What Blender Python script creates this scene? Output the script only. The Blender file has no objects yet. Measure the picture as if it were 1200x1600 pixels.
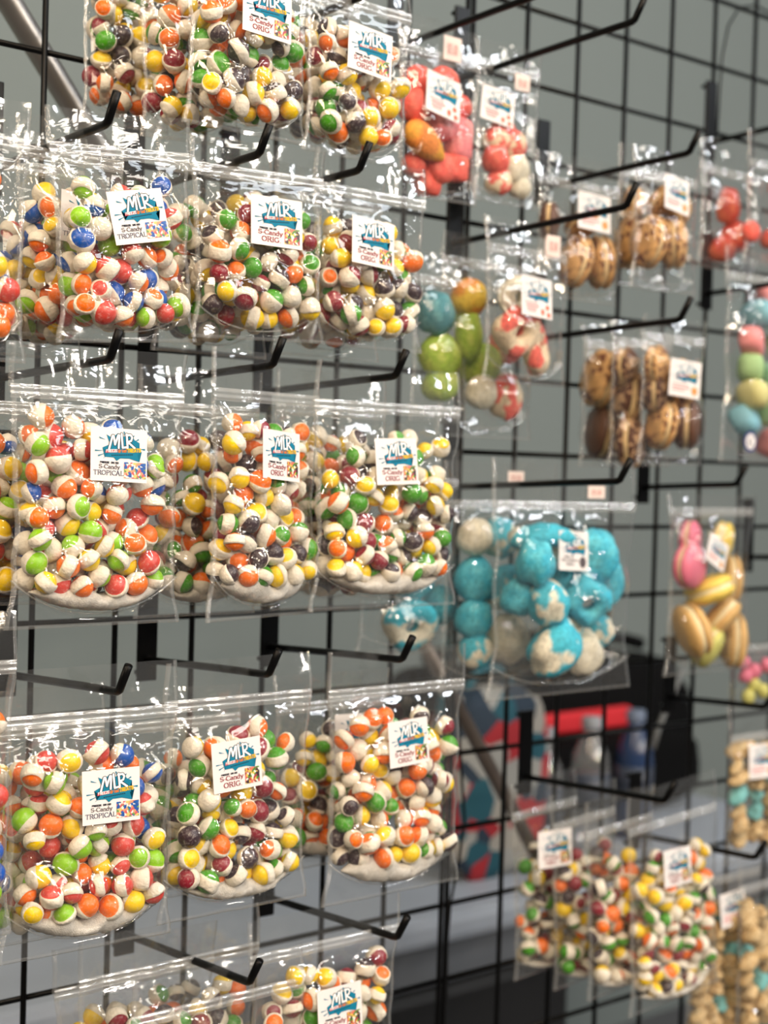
import bpy, bmesh, math, random
import numpy as np
from mathutils import Matrix, Vector

# ------------------------------------------------------------------ scene, camera, light
scene = bpy.context.scene
COL = scene.collection
FPX = 2370.7                                        # focal length in pixels of the 1200 x 1600 frame
CAM = np.array([-0.57197, -1.10823, 0.13224])
CR = np.array([[0.76307556, 0.64629672, -0.00402899],     # columns: right, forward, up
               [-0.64566183, 0.76257529, 0.03999661],
               [0.02892208, -0.02791907, 0.99919169]])
cam_data = bpy.data.cameras.new('camera')
cam = bpy.data.objects.new('camera', cam_data)
COL.objects.link(cam)
cam_data.sensor_fit = 'VERTICAL'
cam_data.sensor_height = 36.0
cam_data.sensor_width = 27.0
cam_data.lens = FPX * 36.0 / 1600.0
M = Matrix(((CR[0, 0], CR[0, 2], -CR[0, 1], CAM[0]),
            (CR[1, 0], CR[1, 2], -CR[1, 1], CAM[1]),
            (CR[2, 0], CR[2, 2], -CR[2, 1], CAM[2]), (0, 0, 0, 1)))
cam.matrix_world = M
cam_data.clip_start = 0.02
cam_data.dof.use_dof = True
cam_data.dof.focus_distance = 1.08
cam_data.dof.aperture_fstop = 4.5
scene.camera = cam

scene.view_settings.view_transform = 'Standard'
scene.view_settings.look = 'None'
scene.view_settings.gamma = 1.0
scene.view_settings.use_curve_mapping = False
scene.view_settings.exposure = -0.66
scene.cycles.transparent_max_bounces = 26
scene.cycles.adaptive_threshold = 0.08
scene.cycles.max_bounces = 5
scene.cycles.diffuse_bounces = 3
scene.cycles.glossy_bounces = 2
scene.cycles.caustics_reflective = False
scene.cycles.caustics_refractive = False

world = bpy.data.worlds.new('hall_light')
scene.world = world
world.use_nodes = True
world.node_tree.nodes['Background'].inputs[0].default_value = (0.86, 0.93, 1.0, 1)
world.node_tree.nodes['Background'].inputs[1].default_value = 0.20


def area_lamp(loc, size, power, color, target=None):
    d = bpy.data.lights.new('area_lamp', 'AREA')
    d.shape = 'RECTANGLE'
    d.size, d.size_y = size
    d.energy = power
    d.color = color
    o = bpy.data.objects.new('area_lamp', d)
    COL.objects.link(o)
    o.location = loc
    if target is not None:
        o.rotation_euler = (Vector(target) - Vector(loc)).to_track_quat('-Z', 'Y').to_euler()
    return o


WARM = (1.0, 0.80, 0.58)
NEUT = (1.0, 0.93, 0.84)
COOL = (0.86, 0.93, 1.0)
# the hall's ceiling lamps, about two and a half metres above the stand
for (x, y, z, sx, sy, p, c) in [
        (-0.9, -1.6, 2.2, 1.0, 0.30, 46, WARM), (0.5, -1.9, 2.3, 1.0, 0.30, 30, NEUT),
        (1.9, -1.6, 2.3, 1.0, 0.30, 18, COOL), (-2.2, -0.9, 2.0, 0.30, 1.0, 48, WARM),
        (0.1, -3.4, 2.3, 1.4, 0.30, 36, NEUT), (2.2, -3.4, 2.4, 1.4, 0.30, 34, NEUT),
        (-2.0, -3.2, 2.3, 1.4, 0.30, 32, WARM), (1.2, -0.55, 2.3, 0.8, 0.25, 14, COOL)]:
    area_lamp((x, y, z), (sx, sy), p, c, (0.25, -0.1, 0.05))
# an unseen warm light, added off to the left to brighten the wall
area_lamp((-1.7, 0.2, 0.7), (0.5, 0.4), 13, WARM, (0.8, 1.05, -0.1))
# unseen rows of lamps further down the hall, added for sparkle on the film
for (x, y, z, p, c) in [(-1.2, -5.2, 2.1, 60, WARM), (0.6, -5.4, 2.1, 60, NEUT), (2.6, -5.2, 2.1, 60, NEUT), (4.2, -4.2, 2.0, 40, COOL),
                        (3.6, -2.2, 2.0, 20, COOL), (1.4, -7.5, 2.2, 90, WARM), (3.8, -7.2, 2.2, 90, NEUT), (-3.4, -4.0, 2.0, 60, WARM)]:
    area_lamp((x, y, z), (0.55, 0.16), p, c, (0.25, -0.1, 0.05))


# ------------------------------------------------------------------ helpers
def at(px, py, Y):
    """point of the sight line through a photo pixel at depth Y behind / in front of the grid"""
    d = CR @ np.array([(px - 600) / FPX, 1.0, (800 - py) / FPX])
    return CAM + d * ((Y - CAM[1]) / d[1])


def on_plane(px, py, P, n):
    d = CR @ np.array([(px - 600) / FPX, 1.0, (800 - py) / FPX])
    return CAM + d * (np.dot(P - CAM, n) / np.dot(d, n))


def project(p):
    q = (np.asarray(p) - CAM) @ CR
    return np.stack([600 + FPX * q[..., 0] / q[..., 1], 800 - FPX * q[..., 2] / q[..., 1], q[..., 1]], -1)


def lin(r, g, b):
    f = lambda c: (c / 255 / 12.92) if c / 255 <= 0.04045 else ((c / 255 + 0.055) / 1.055) ** 2.4
    return (f(r), f(g), f(b), 1)


MATS = {}


def nodes_of(name):
    m = bpy.data.materials.new(name)
    m.use_nodes = True
    nt = m.node_tree
    return m, nt, nt.nodes, nt.links


def plain(name, col, rough=0.5, noise=0.0, nscale=200.0, metallic=0.0, bump=0.0, bscale=300.0, spec=0.5):
    if name in MATS:
        return MATS[name]
    m, nt, N, L = nodes_of(name)
    b = N['Principled BSDF']
    b.inputs['Roughness'].default_value = rough
    b.inputs['Metallic'].default_value = metallic
    b.inputs['Specular IOR Level'].default_value = spec
    b.inputs['Base Color'].default_value = col
    tc = N.new('ShaderNodeTexCoord')
    nz = N.new('ShaderNodeTexNoise')
    nz.inputs['Scale'].default_value = nscale
    nz.inputs['Detail'].default_value = 4
    L.new(tc.outputs['Object'], nz.inputs['Vector'])
    mx = N.new('ShaderNodeMix')
    mx.data_type = 'RGBA'
    mx.inputs[6].default_value = col
    mx.inputs[7].default_value = tuple(c * (1 - noise) for c in col[:3]) + (1,)
    L.new(nz.outputs['Fac'], mx.inputs[0])
    L.new(mx.outputs[2], b.inputs['Base Color'])
    if bump:
        n2 = N.new('ShaderNodeTexNoise')
        n2.inputs['Scale'].default_value = bscale
        n2.inputs['Detail'].default_value = 3
        L.new(tc.outputs['Object'], n2.inputs['Vector'])
        bp = N.new('ShaderNodeBump')
        bp.inputs['Strength'].default_value = bump
        bp.inputs['Distance'].default_value = 0.001
        L.new(n2.outputs['Fac'], bp.inputs['Height'])
        L.new(bp.outputs['Normal'], b.inputs['Normal'])
    MATS[name] = m
    return m


def two_tone(name, ca, cb, axis_scale=(60, 60, 60), thr=0.5, soft=0.06, rough=0.75, bump=0.5, bscale=700.0, tex='noise'):
    """patches of two colours on a thing that itself has two colours"""
    if name in MATS:
        return MATS[name]
    m, nt, N, L = nodes_of(name)
    b = N['Principled BSDF']
    b.inputs['Roughness'].default_value = rough
    tc = N.new('ShaderNodeTexCoord')
    mp = N.new('ShaderNodeMapping')
    mp.inputs['Scale'].default_value = axis_scale
    L.new(tc.outputs['Object'], mp.inputs['Vector'])
    if tex == 'noise':
        nz = N.new('ShaderNodeTexNoise')
        nz.inputs['Scale'].default_value = 1.0
        nz.inputs['Detail'].default_value = 2.5
    else:
        nz = N.new('ShaderNodeTexWave')
        nz.inputs['Scale'].default_value = 1.0
        nz.inputs['Distortion'].default_value = 3.0
    L.new(mp.outputs[0], nz.inputs['Vector'])
    rp = N.new('ShaderNodeValToRGB')
    rp.color_ramp.elements[0].position = thr - soft
    rp.color_ramp.elements[0].color = ca
    rp.color_ramp.elements[1].position = thr + soft
    rp.color_ramp.elements[1].color = cb
    L.new(nz.outputs['Fac'], rp.inputs[0])
    n3 = N.new('ShaderNodeTexNoise')
    n3.inputs['Scale'].default_value = bscale * 0.6
    n3.inputs['Detail'].default_value = 3
    L.new(tc.outputs['Object'], n3.inputs['Vector'])
    mx = N.new('ShaderNodeMix')
    mx.data_type = 'RGBA'
    mx.blend_type = 'MULTIPLY'
    mx.inputs[0].default_value = 1.0
    r2 = N.new('ShaderNodeValToRGB')
    r2.color_ramp.elements[0].position = 0.3
    r2.color_ramp.elements[0].color = (0.62, 0.62, 0.62, 1)
    r2.color_ramp.elements[1].position = 0.62
    r2.color_ramp.elements[1].color = (1, 1, 1, 1)
    L.new(n3.outputs['Fac'], r2.inputs[0])
    L.new(rp.outputs[0], mx.inputs[6])
    L.new(r2.outputs[0], mx.inputs[7])
    L.new(mx.outputs[2], b.inputs['Base Color'])
    if bump:
        bp = N.new('ShaderNodeBump')
        bp.inputs['Strength'].default_value = bump
        bp.inputs['Distance'].default_value = 0.001
        L.new(n3.outputs['Fac'], bp.inputs['Height'])
        L.new(bp.outputs['Normal'], b.inputs['Normal'])
    MATS[name] = m
    return m


def film_material(name, gloss=1.15, haze=0.014, rough=0.07, bump=0.09, stretch=(26, 26, 70)):
    """thin clear plastic: light passes straight through, the surface mirrors the lamps"""
    m, nt, N, L = nodes_of(name)
    N.remove(N['Principled BSDF'])
    out = N['Material Output']
    tc = N.new('ShaderNodeTexCoord')
    mp = N.new('ShaderNodeMapping')
    mp.inputs['Scale'].default_value = stretch
    L.new(tc.outputs['Object'], mp.inputs['Vector'])
    nz = N.new('ShaderNodeTexNoise')
    nz.inputs['Scale'].default_value = 1.0
    nz.inputs['Detail'].default_value = 3
    nz.inputs['Distortion'].default_value = 1.2
    L.new(mp.outputs[0], nz.inputs['Vector'])
    bp = N.new('ShaderNodeBump')
    bp.inputs['Strength'].default_value = bump
    bp.inputs['Distance'].default_value = 0.004
    L.new(nz.outputs['Fac'], bp.inputs['Height'])
    ge = N.new('ShaderNodeNewGeometry')
    dt = N.new('ShaderNodeVectorMath')
    dt.operation = 'DOT_PRODUCT'
    L.new(bp.outputs['Normal'], dt.inputs[0])
    L.new(ge.outputs['Incoming'], dt.inputs[1])

    def math_(op, a, b_=None, clamp=False):
        q = N.new('ShaderNodeMath')
        q.operation = op
        q.use_clamp = clamp
        for i_, v in enumerate((a, b_)):
            if v is None:
                continue
            if isinstance(v, (int, float)):
                q.inputs[i_].default_value = v
            else:
                L.new(v, q.inputs[i_])
        return q.outputs[0]
    cs = math_('ABSOLUTE', dt.outputs['Value'])
    sch = math_('POWER', math_('SUBTRACT', 1.0, cs, True), 5.0)
    fac = math_('ADD', math_('MULTIPLY', sch, 0.7), 0.045 * gloss, True)
    tr = N.new('ShaderNodeBsdfTransparent')
    tr.inputs[0].default_value = (0.985, 0.985, 0.98, 1)
    gl = N.new('ShaderNodeBsdfGlossy')
    gl.inputs['Roughness'].default_value = rough
    gl.inputs['Color'].default_value = (1, 1, 1, 1)
    L.new(bp.outputs['Normal'], gl.inputs['Normal'])
    df = N.new('ShaderNodeBsdfDiffuse')
    df.inputs[0].default_value = (0.9, 0.9, 0.88, 1)
    m1 = N.new('ShaderNodeMixShader')
    m1.inputs[0].default_value = haze
    L.new(tr.outputs[0], m1.inputs[1])
    L.new(df.outputs[0], m1.inputs[2])
    m2 = N.new('ShaderNodeMixShader')
    L.new(fac, m2.inputs[0])
    L.new(m1.outputs[0], m2.inputs[1])
    L.new(gl.outputs[0], m2.inputs[2])
    L.new(m2.outputs[0], out.inputs[0])
    MATS[name] = m
    return m


FILM = film_material('clear_film')
FILM_B = film_material('clear_film_crisp', gloss=1.25, haze=0.014, rough=0.06, bump=0.24, stretch=(45, 45, 45))
ZIP = film_material('zip_plastic', gloss=3.0, haze=0.26, rough=0.14, bump=0.1)
SEAL = film_material('sealed_edge', gloss=2.0, haze=0.11, rough=0.12, bump=0.25, stretch=(400, 400, 400))
BLACK = plain('black_powder_coat', lin(7, 7, 8), 0.30, 0.2, 900, spec=0.16)
PAPER = plain('sticker_paper', lin(236, 229, 226), 0.6, 0.02, 60, spec=0.2)
TAGPAPER = plain('price_paper', lin(236, 214, 203), 0.6, 0.04, 60)
TEAL = plain('print_teal', lin(20, 120, 150), 0.6, spec=0.15)
INK = plain('print_ink', lin(30, 34, 46), 0.6, spec=0.15)
PWHITE = plain('print_white', lin(248, 248, 246), 0.6, spec=0.15)
PRED = plain('print_red', lin(196, 40, 60), 0.6, spec=0.15)
PORANGE = plain('print_orange', lin(225, 120, 40), 0.6, spec=0.15)
PYELLOW = plain('print_yellow', lin(226, 178, 40), 0.6, spec=0.15)
MAROON = plain('print_maroon', lin(142, 36, 52), 0.6, spec=0.15)
NAVY = plain('print_navy', lin(38, 48, 84), 0.6, spec=0.15)
PINKINK = plain('print_pink', lin(226, 120, 118), 0.6, spec=0.15)
GREYINK = plain('print_grey', lin(92, 84, 88), 0.6, spec=0.15)


def voronoi_print(name, cols):
    m, nt, N, L = nodes_of(name)
    b = N['Principled BSDF']
    b.inputs['Roughness'].default_value = 0.45
    tc = N.new('ShaderNodeTexCoord')
    v = N.new('ShaderNodeTexVoronoi')
    v.inputs['Scale'].default_value = 520
    L.new(tc.outputs['Object'], v.inputs['Vector'])
    sp = N.new('ShaderNodeSeparateColor')
    L.new(v.outputs['Color'], sp.inputs[0])
    rp = N.new('ShaderNodeValToRGB')
    rp.color_ramp.interpolation = 'CONSTANT'
    els = rp.color_ramp.elements
    for i, c in enumerate(cols):
        e = els[i] if i < 2 else els.new(i / len(cols))
        e.position = i / len(cols)
        e.color = c
    L.new(sp.outputs[0], rp.inputs[0])
    L.new(rp.outputs[0], b.inputs['Base Color'])
    MATS[name] = m
    return m


PIC_ORIG = voronoi_print('candy_photo_mixed', [lin(240, 232, 220), lin(80, 130, 50), lin(226, 190, 80), lin(60, 40, 50), lin(222, 120, 96), lin(240, 232, 220), lin(170, 60, 70)])
PIC_TROP = voronoi_print('candy_photo_blue', [lin(20, 90, 170), lin(226, 150, 110), lin(238, 226, 214), lin(20, 80, 160), lin(224, 190, 110), lin(110, 150, 70), lin(206, 90, 90)])


def link(o, parent=None):
    COL.objects.link(o)
    if parent is not None:
        o.parent = parent
    return o


def mesh_np(name, verts, faces, mats, fmat=None, smooth=True):
    me = bpy.data.meshes.new(name)
    me.from_pydata([tuple(v) for v in verts], [], [tuple(f) for f in faces])
    for m in mats:
        me.materials.append(m)
    if fmat is not None:
        me.polygons.foreach_set('material_index', np.asarray(fmat, dtype=np.int32))
    if smooth:
        me.polygons.foreach_set('use_smooth', np.ones(len(me.polygons), dtype=bool))
    me.update()
    return me


def obj(name, me, parent=None):
    return link(bpy.data.objects.new(name, me), parent)


def empty(name, mat=None):
    o = bpy.data.objects.new(name, None)
    o.empty_display_size = 0.02
    COL.objects.link(o)
    if mat is not None:
        o.matrix_world = mat
    return o


def tag(o, label, cat, group=None, kind=None):
    if label:
        o['label'] = label
    if cat:
        o['category'] = cat
    if group:
        o['group'] = group
    if kind:
        o['kind'] = kind
    return o


def tube_arrays(pts, r, seg=10, cap=True):
    pts = [Vector(p) for p in pts]
    n = len(pts)
    rs = r if hasattr(r, '__len__') else [r] * n
    V, F = [], []
    t0 = (pts[1] - pts[0]).normalized()
    a = Vector((0, 0, 1)) if abs(t0.z) < 0.9 else Vector((1, 0, 0))
    side = t0.cross(a).normalized()
    for i, p in enumerate(pts):
        t = (pts[min(i + 1, n - 1)] - pts[max(i - 1, 0)]).normalized()
        side = (side - t * side.dot(t)).normalized()
        up = t.cross(side)
        for k in range(seg):
            an = 2 * math.pi * k / seg
            V.append(p + (side * math.cos(an) + up * math.sin(an)) * rs[i])
    for i in range(n - 1):
        for k in range(seg):
            k2 = (k + 1) % seg
            F.append((i * seg + k, i * seg + k2, (i + 1) * seg + k2, (i + 1) * seg + k))
    if cap:
        F.append(tuple(range(seg - 1, -1, -1)))
        F.append(tuple((n - 1) * seg + k for k in range(seg)))
    return V, F


def tube(name, pts, r, mat, parent=None, seg=10):
    V, F = tube_arrays(pts, r, seg)
    return obj(name, mesh_np(name, V, F, [mat]), parent)


def rounded_box(name, size, mat, parent=None, bevel=0.005, loc=(0, 0, 0), segs=2):
    bm = bmesh.new()
    bmesh.ops.create_cube(bm, size=1.0)
    bmesh.ops.scale(bm, vec=size, verts=bm.verts)
    if bevel:
        bmesh.ops.bevel(bm, geom=bm.edges[:], offset=bevel, segments=segs, profile=0.5, affect='EDGES')
    bmesh.ops.translate(bm, vec=loc, verts=bm.verts)
    me = bpy.data.meshes.new(name)
    bm.to_mesh(me)
    bm.free()
    me.materials.append(mat)
    for p in me.polygons:
        p.use_smooth = False
    return obj(name, me, parent)


def lathe_arrays(profile, seg=20):
    V, F = [], []
    for (r, z) in profile:
        for k in range(seg):
            a = 2 * math.pi * k / seg
            V.append((r * math.cos(a), r * math.sin(a), z))
    for i in range(len(profile) - 1):
        for k in range(seg):
            k2 = (k + 1) % seg
            F.append((i * seg + k, i * seg + k2, (i + 1) * seg + k2, (i + 1) * seg + k))
    F.append(tuple(range(seg - 1, -1, -1)))
    F.append(tuple((len(profile) - 1) * seg + k for k in range(seg)))
    return V, F


# ------------------------------------------------------------------ the setting
WALL_Y = 1.05
FLOOR_Z = -1.07
wall_mat = plain('grey_wall_paint', lin(115, 124, 123), 0.85, 0.05, 3.0)
floor_mat = plain('grey_hall_floor', lin(96, 96, 98), 0.6, 0.15, 12)
w = rounded_box('wall_back', (9.0, 0.06, 4.2), wall_mat, None, 0, (1.5, WALL_Y + 0.03, FLOOR_Z + 2.1))
tag(w, 'plain grey wall behind the wire grid', None, kind='structure')
fl = rounded_box('floor', (9.0, 7.0, 0.05), floor_mat, None, 0, (1.5, -2.45, FLOOR_Z - 0.025))
tag(fl, 'grey hall floor under the stand', None, kind='structure')

# ------------------------------------------------------------------ wire grid panels
CELL = 0.0762
WR = 0.0026
V, F = tube_arrays([(0, 0, 0), (0, 0, 1)], WR, 8)
WIRE_V = mesh_np('upright_wire', V, F, [BLACK])
V, F = tube_arrays([(0, 0, 0), (1, 0, 0)], WR, 8)
WIRE_H = mesh_np('cross_wire', V, F, [BLACK])


def grid_panel(u0, cells, label):
    v0, v1 = -14, 10
    root = empty('grid_panel', Matrix.Translation((u0 * CELL, 0, FLOOR_Z)))
    tag(root, label, 'grid panel', 'black wire grid panels standing side by side')
    top = (v1 + 0.02) * CELL - FLOOR_Z
    for i in range(cells + 1):
        o = obj('upright_wire', WIRE_V, root)
        o.location = (i * CELL, 0, 0)
        o.scale = (1, 1, top)
    for j in range(v0 + 1, v1 + 1):
        o = obj('cross_wire', WIRE_H, root)
        o.location = (-WR, WR * 1.7, j * CELL - FLOOR_Z)
        o.scale = (cells * CELL + 2 * WR, 1, 1)
    return root


grid_panel(-2, 8, 'black wire grid panel behind the round candy bags')
grid_panel(6.1, 8, 'black wire grid panel behind the cookie and gummy bags')


# ------------------------------------------------------------------ hooks
def hook(px, py, L, label, rise=0.05, tip=0.02, plate=True):
    b = at(px, py, -L)
    x, z = b[0], b[2]
    zb = z - rise * L
    root = empty('display_hook', Matrix.Translation((x, -0.004, zb)))
    tag(root, label, 'hook', 'black wall hooks clipped to the wire grid')
    P = [(0, 0, 0)]
    for t in (0.25, 0.5, 0.75):
        P.append((0, -t * (L - 0.008), rise * L * t))
    P += [(0, -(L - 0.006), rise * (L - 0.006)), (0, -(L - 0.002), rise * L + 0.0002), (0, -L - 0.0012, rise * L + 0.0018),
          (0, -L - 0.0028, rise * L + 0.0046), (0, -L - tip * 0.62, rise * L + tip)]
    tube('arm', P, 0.0031, BLACK, root, 12)
    if plate:
        rounded_box('back_plate', (0.019, 0.0035, CELL + 0.012), BLACK, root, 0.001, (0, 0.0005, 0.026))
        for dz in (0.065, -0.0113):
            rounded_box('clip', (0.012, 0.011, 0.004), BLACK, root, 0.001, (0, 0.0055, dz))
    return root


for a in [
        (163, 195, .178, 'black hook above the second-row tropical candy bag'),
        (400, 242, .178, 'black hook above the middle original candy bag of the second row'),
        (556, 267, .178, 'black hook just under the topmost right original candy bag'),
        (167, 562, .178, 'black hook carrying the large tropical bag of the third row'),
        (421, 571, .178, 'black hook carrying the narrow turned bag of the third row'),
        (613, 588, .182, 'black hook carrying the third-row original bag beside the gummy rings'),
        (181, 1080, .175, 'black hook carrying the fourth-row tropical bag'),
        (415, 1053, .175, 'black hook carrying the fourth-row original bag in the middle'),
        (623, 1030, .182, 'black hook in front of the hanging blue ring'),
        (385, 1533, .182, 'black hook with a long bare arm low over the bottom bags'),
        (615, 1463, .182, 'black bare hook right of the bottom row above its labelled bag'),
        (840, -8, .19, 'black hook arm rising out of the picture above the red chunks'),
        (985, 35, .22, 'black hook at the top with bare arm over the grid'),
        (1071, 240, .19, 'black hook carrying the two drizzled cookie bags'),
        (972, 324, .22, 'black hook carrying the pink and white gummy rings'),
        (1057, 500, .185, 'black hook carrying the chocolate drizzled cookie bags'),
        (962, 752, .22, 'black hook carrying the blue puffed ring bags'),
        (1145, 757, .125, 'black hook carrying the pink and yellow macaron bag'),
        (1033, 1250, .185, 'black hook carrying four round candy bags at the lower right'),
        (1175, 1339, .163, 'black hook carrying the tan cluster bag with teal bits'),
        (1190, 1104, .13, 'black hook above the small tan cluster bag at the picture edge'),
        (1238, 192, .115, 'black hook carrying the red chunk bags at the picture edge'),
        (1232, 440, .115, 'black hook carrying the pastel taffy bag'),
        (430, -58, .178, 'black hook above the top left original candy bag'),
        (580, -12, .178, 'black hook above the top right original candy bag'),
        (1300, 872, .12, 'black hook plate at the picture edge level with the macarons')]:
    hook(*a)

# ------------------------------------------------------------------ print on the stickers
SW, SH = 0.0450, 0.0375                      # the sticker, 1 unit = its width / height from the top left corner


def sp(fx, fy, lift):
    return ((fx - 0.5) * SW, -lift, (0.5 - fy) * SH)


def poly_mesh(name, polys, mat, lift):
    bm = bmesh.new()
    for k, P in enumerate(polys):
        vs = [bm.verts.new(sp(x, y, lift + (k % 7) * 2e-6)) for (x, y) in P]
        try:
            bm.faces.new(vs)
        except ValueError:
            pass
    bmesh.ops.triangulate(bm, faces=bm.faces[:])
    me = bpy.data.meshes.new(name)
    bm.to_mesh(me)
    bm.free()
    me.materials.append(mat)
    return me


def arc(cx, cy, rx, ry, a0, a1, n=9):
    return [(cx + rx * math.cos(math.radians(a0 + (a1 - a0) * i / (n - 1))),
             cy + ry * math.sin(math.radians(a0 + (a1 - a0) * i / (n - 1)))) for i in range(n)]


# serif letters as pen strokes, cap height 1, y up
GL = {
    'S': (0.62, [arc(.31, .74, .23, .23, 20, 270) + arc(.31, .27, .25, .25, 90, -160)], []),
    'C': (0.72, [arc(.40, .5, .34, .48, 45, 315, 14)], [(.66, .84, 'v')]),
    'O': (0.80, [arc(.40, .5, .34, .48, 0, 360, 18)], []),
    'G': (0.80, [arc(.40, .5, .34, .48, 45, 320, 14), [(.68, .12), (.68, .42)]], [(.64, .42, 'h')]),
    'I': (0.38, [[(.19, 0), (.19, 1)]], [(.19, 0, 'h'), (.19, 1, 'h')]),
    'R': (0.76, [[(.18, 0), (.18, 1)], [(.18, .98), (.42, .98)] + arc(.42, .75, .2, .23, 90, -90, 7) + [(.18, .52)], [(.42, .52), (.70, 0)]],
          [(.18, 0, 'h'), (.14, 1, 'h'), (.70, 0, 'h')]),
    'P': (0.66, [[(.18, 0), (.18, 1)], [(.18, .98), (.40, .98)] + arc(.40, .74, .21, .24, 90, -90, 7) + [(.18, .5)]],
          [(.18, 0, 'h'), (.14, 1, 'h')]),
    'T': (0.70, [[(.35, 0), (.35, 1)], [(.05, .97), (.65, .97)]], [(.35, 0, 'h'), (.06, .88, 'v'), (.64, .88, 'v')]),
    'A': (0.78, [[(.08, 0), (.38, 1), (.70, 0)], [(.20, .34), (.56, .34)]], [(.08, 0, 'h'), (.70, 0, 'h')]),
    'L': (0.62, [[(.18, 1), (.18, .02), (.58, .02)]], [(.18, 1, 'h'), (.58, .10, 'v')]),
    'B': (0.68, [[(.18, 0), (.18, 1)], [(.18, .98), (.36, .98)] + arc(.36, .76, .18, .22, 90, -90, 7) + [(.18, .54)],
                 [(.36, .52)] + arc(.38, .27, .22, .25, 90, -90, 7) + [(.18, .02)]], []),
    'N': (0.80, [[(.14, 0), (.14, 1), (.66, 0), (.66, 1)]], [(.14, 0, 'h'), (.66, 1, 'h')]),
    'a': (0.52, [arc(.25, .46, .17, .18, 150, 0, 6) + [(.42, 0.02)], arc(.25, .20, .19, .17, 60, 330, 10)], []),
    'n': (0.58, [[(.13, 0), (.13, .64)], [(.13, .44)] + arc(.30, .44, .16, .19, 150, 0, 7) + [(.46, 0)]], [(.13, 0, 'h'), (.46, 0, 'h')]),
    'd': (0.58, [arc(.26, .32, .20, .31, 40, 320, 12), [(.45, 1), (.45, 0)]], [(.41, 1, 'h')]),
    'y': (0.54, [[(.08, .64), (.28, .04)], [(.48, .64), (.22, -.20), (.10, -.26)]], [(.08, .64, 'h'), (.48, .64, 'h')]),
    'l': (0.26, [[(.13, 0), (.13, 1)]], []), 'u': (0.56, [[(.12, .64), (.12, .2)] + arc(.28, .18, .16, .17, 180, 350, 7) + [(.45, .64)], [(.45, .64), (.45, 0)]], []),
    'e': (0.50, [[(.08, .34), (.42, .34)] + arc(.26, .34, .18, .30, 0, 310, 11)], []),
    's': (0.42, [arc(.2, .47, .13, .15, 30, 250, 6) + arc(.2, .17, .15, .16, 80, -150, 6)], []),
    'p': (0.56, [arc(.30, .32, .20, .31, 140, -140, 12), [(.12, .64), (.12, -.28)]], []),
    'b': (0.56, [arc(.30, .32, .20, .31, 140, -140, 12), [(.12, 1), (.12, 0)]], []),
    'r': (0.40, [[(.12, 0), (.12, .64)], [(.12, .42)] + arc(.28, .48, .14, .15, 150, 60, 4)], []),
    '-': (0.36, [[(.06, .36), (.30, .36)]], []), '.': (0.28, [[(.10, .03), (.16, .03)]], []), ' ': (0.30, [], []),
    '$': (0.6, [arc(.3, .7, .2, .2, 20, 270, 7) + arc(.3, .3, .22, .2, 90, -160, 7), [(.3, -.08), (.3, 1.08)]], []),
    '1': (0.45, [[(.1, .8), (.25, 1), (.25, 0)]], []), '0': (0.6, [arc(.3, .5, .22, .48, 0, 360, 14)], []),
    '5': (0.55, [[(.45, .98), (.14, .98), (.12, .58)] + arc(.26, .32, .22, .30, 110, -140, 9)], []),
}


def pen_text(txt, fx, fy, width, height, weight=0.19, slant=0.0, thin=0.5):
    """polygons of a line of text: left fx, baseline fy, fitted to the width, cap height (fractions of the sticker)"""
    tot = sum(GL[c][0] for c in txt)
    sx = width / tot
    out = []
    x0 = 0.0
    asp = SH / SW
    for c in txt:
        adv, strokes, serifs = GL[c]

        def tr(x, y):
            return (fx + (x0 + x + slant * y) * sx, fy - y * height)
        hw, hh = weight * height * asp * 0.5, weight * thin * height * 0.5
        for S in strokes:
            for (a, b) in zip(S[:-1], S[1:]):
                A, B = tr(*a), tr(*b)
                # convex hull of two pen nibs (wide, flat rectangles)
                P = [(p[0] + i * hw, p[1] + j * hh) for p in (A, B) for i, j in ((-1, -1), (1, -1), (1, 1), (-1, 1))]
                out.append(hull(P))
        for (x, y, k) in serifs:
            A = tr(x, y)
            ww, wh = (hw * 2.3, hh * 0.9) if k == 'h' else (hw * 0.5, hh * 3.6)
            out.append([(A[0] - ww, A[1] - wh), (A[0] + ww, A[1] - wh), (A[0] + ww, A[1] + wh), (A[0] - ww, A[1] + wh)])
        x0 += adv
    return out


def hull(P):
    P = sorted(set(P))
    if len(P) < 3:
        return P

    def half(Q):
        h = []
        for p in Q:
            while len(h) >= 2 and (h[-1][0] - h[-2][0]) * (p[1] - h[-2][1]) - (h[-1][1] - h[-2][1]) * (p[0] - h[-2][0]) <= 0:
                h.pop()
            h.append(p)
        return h
    a, b = half(P), half(P[::-1])
    return a[:-1] + b[:-1]


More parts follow.
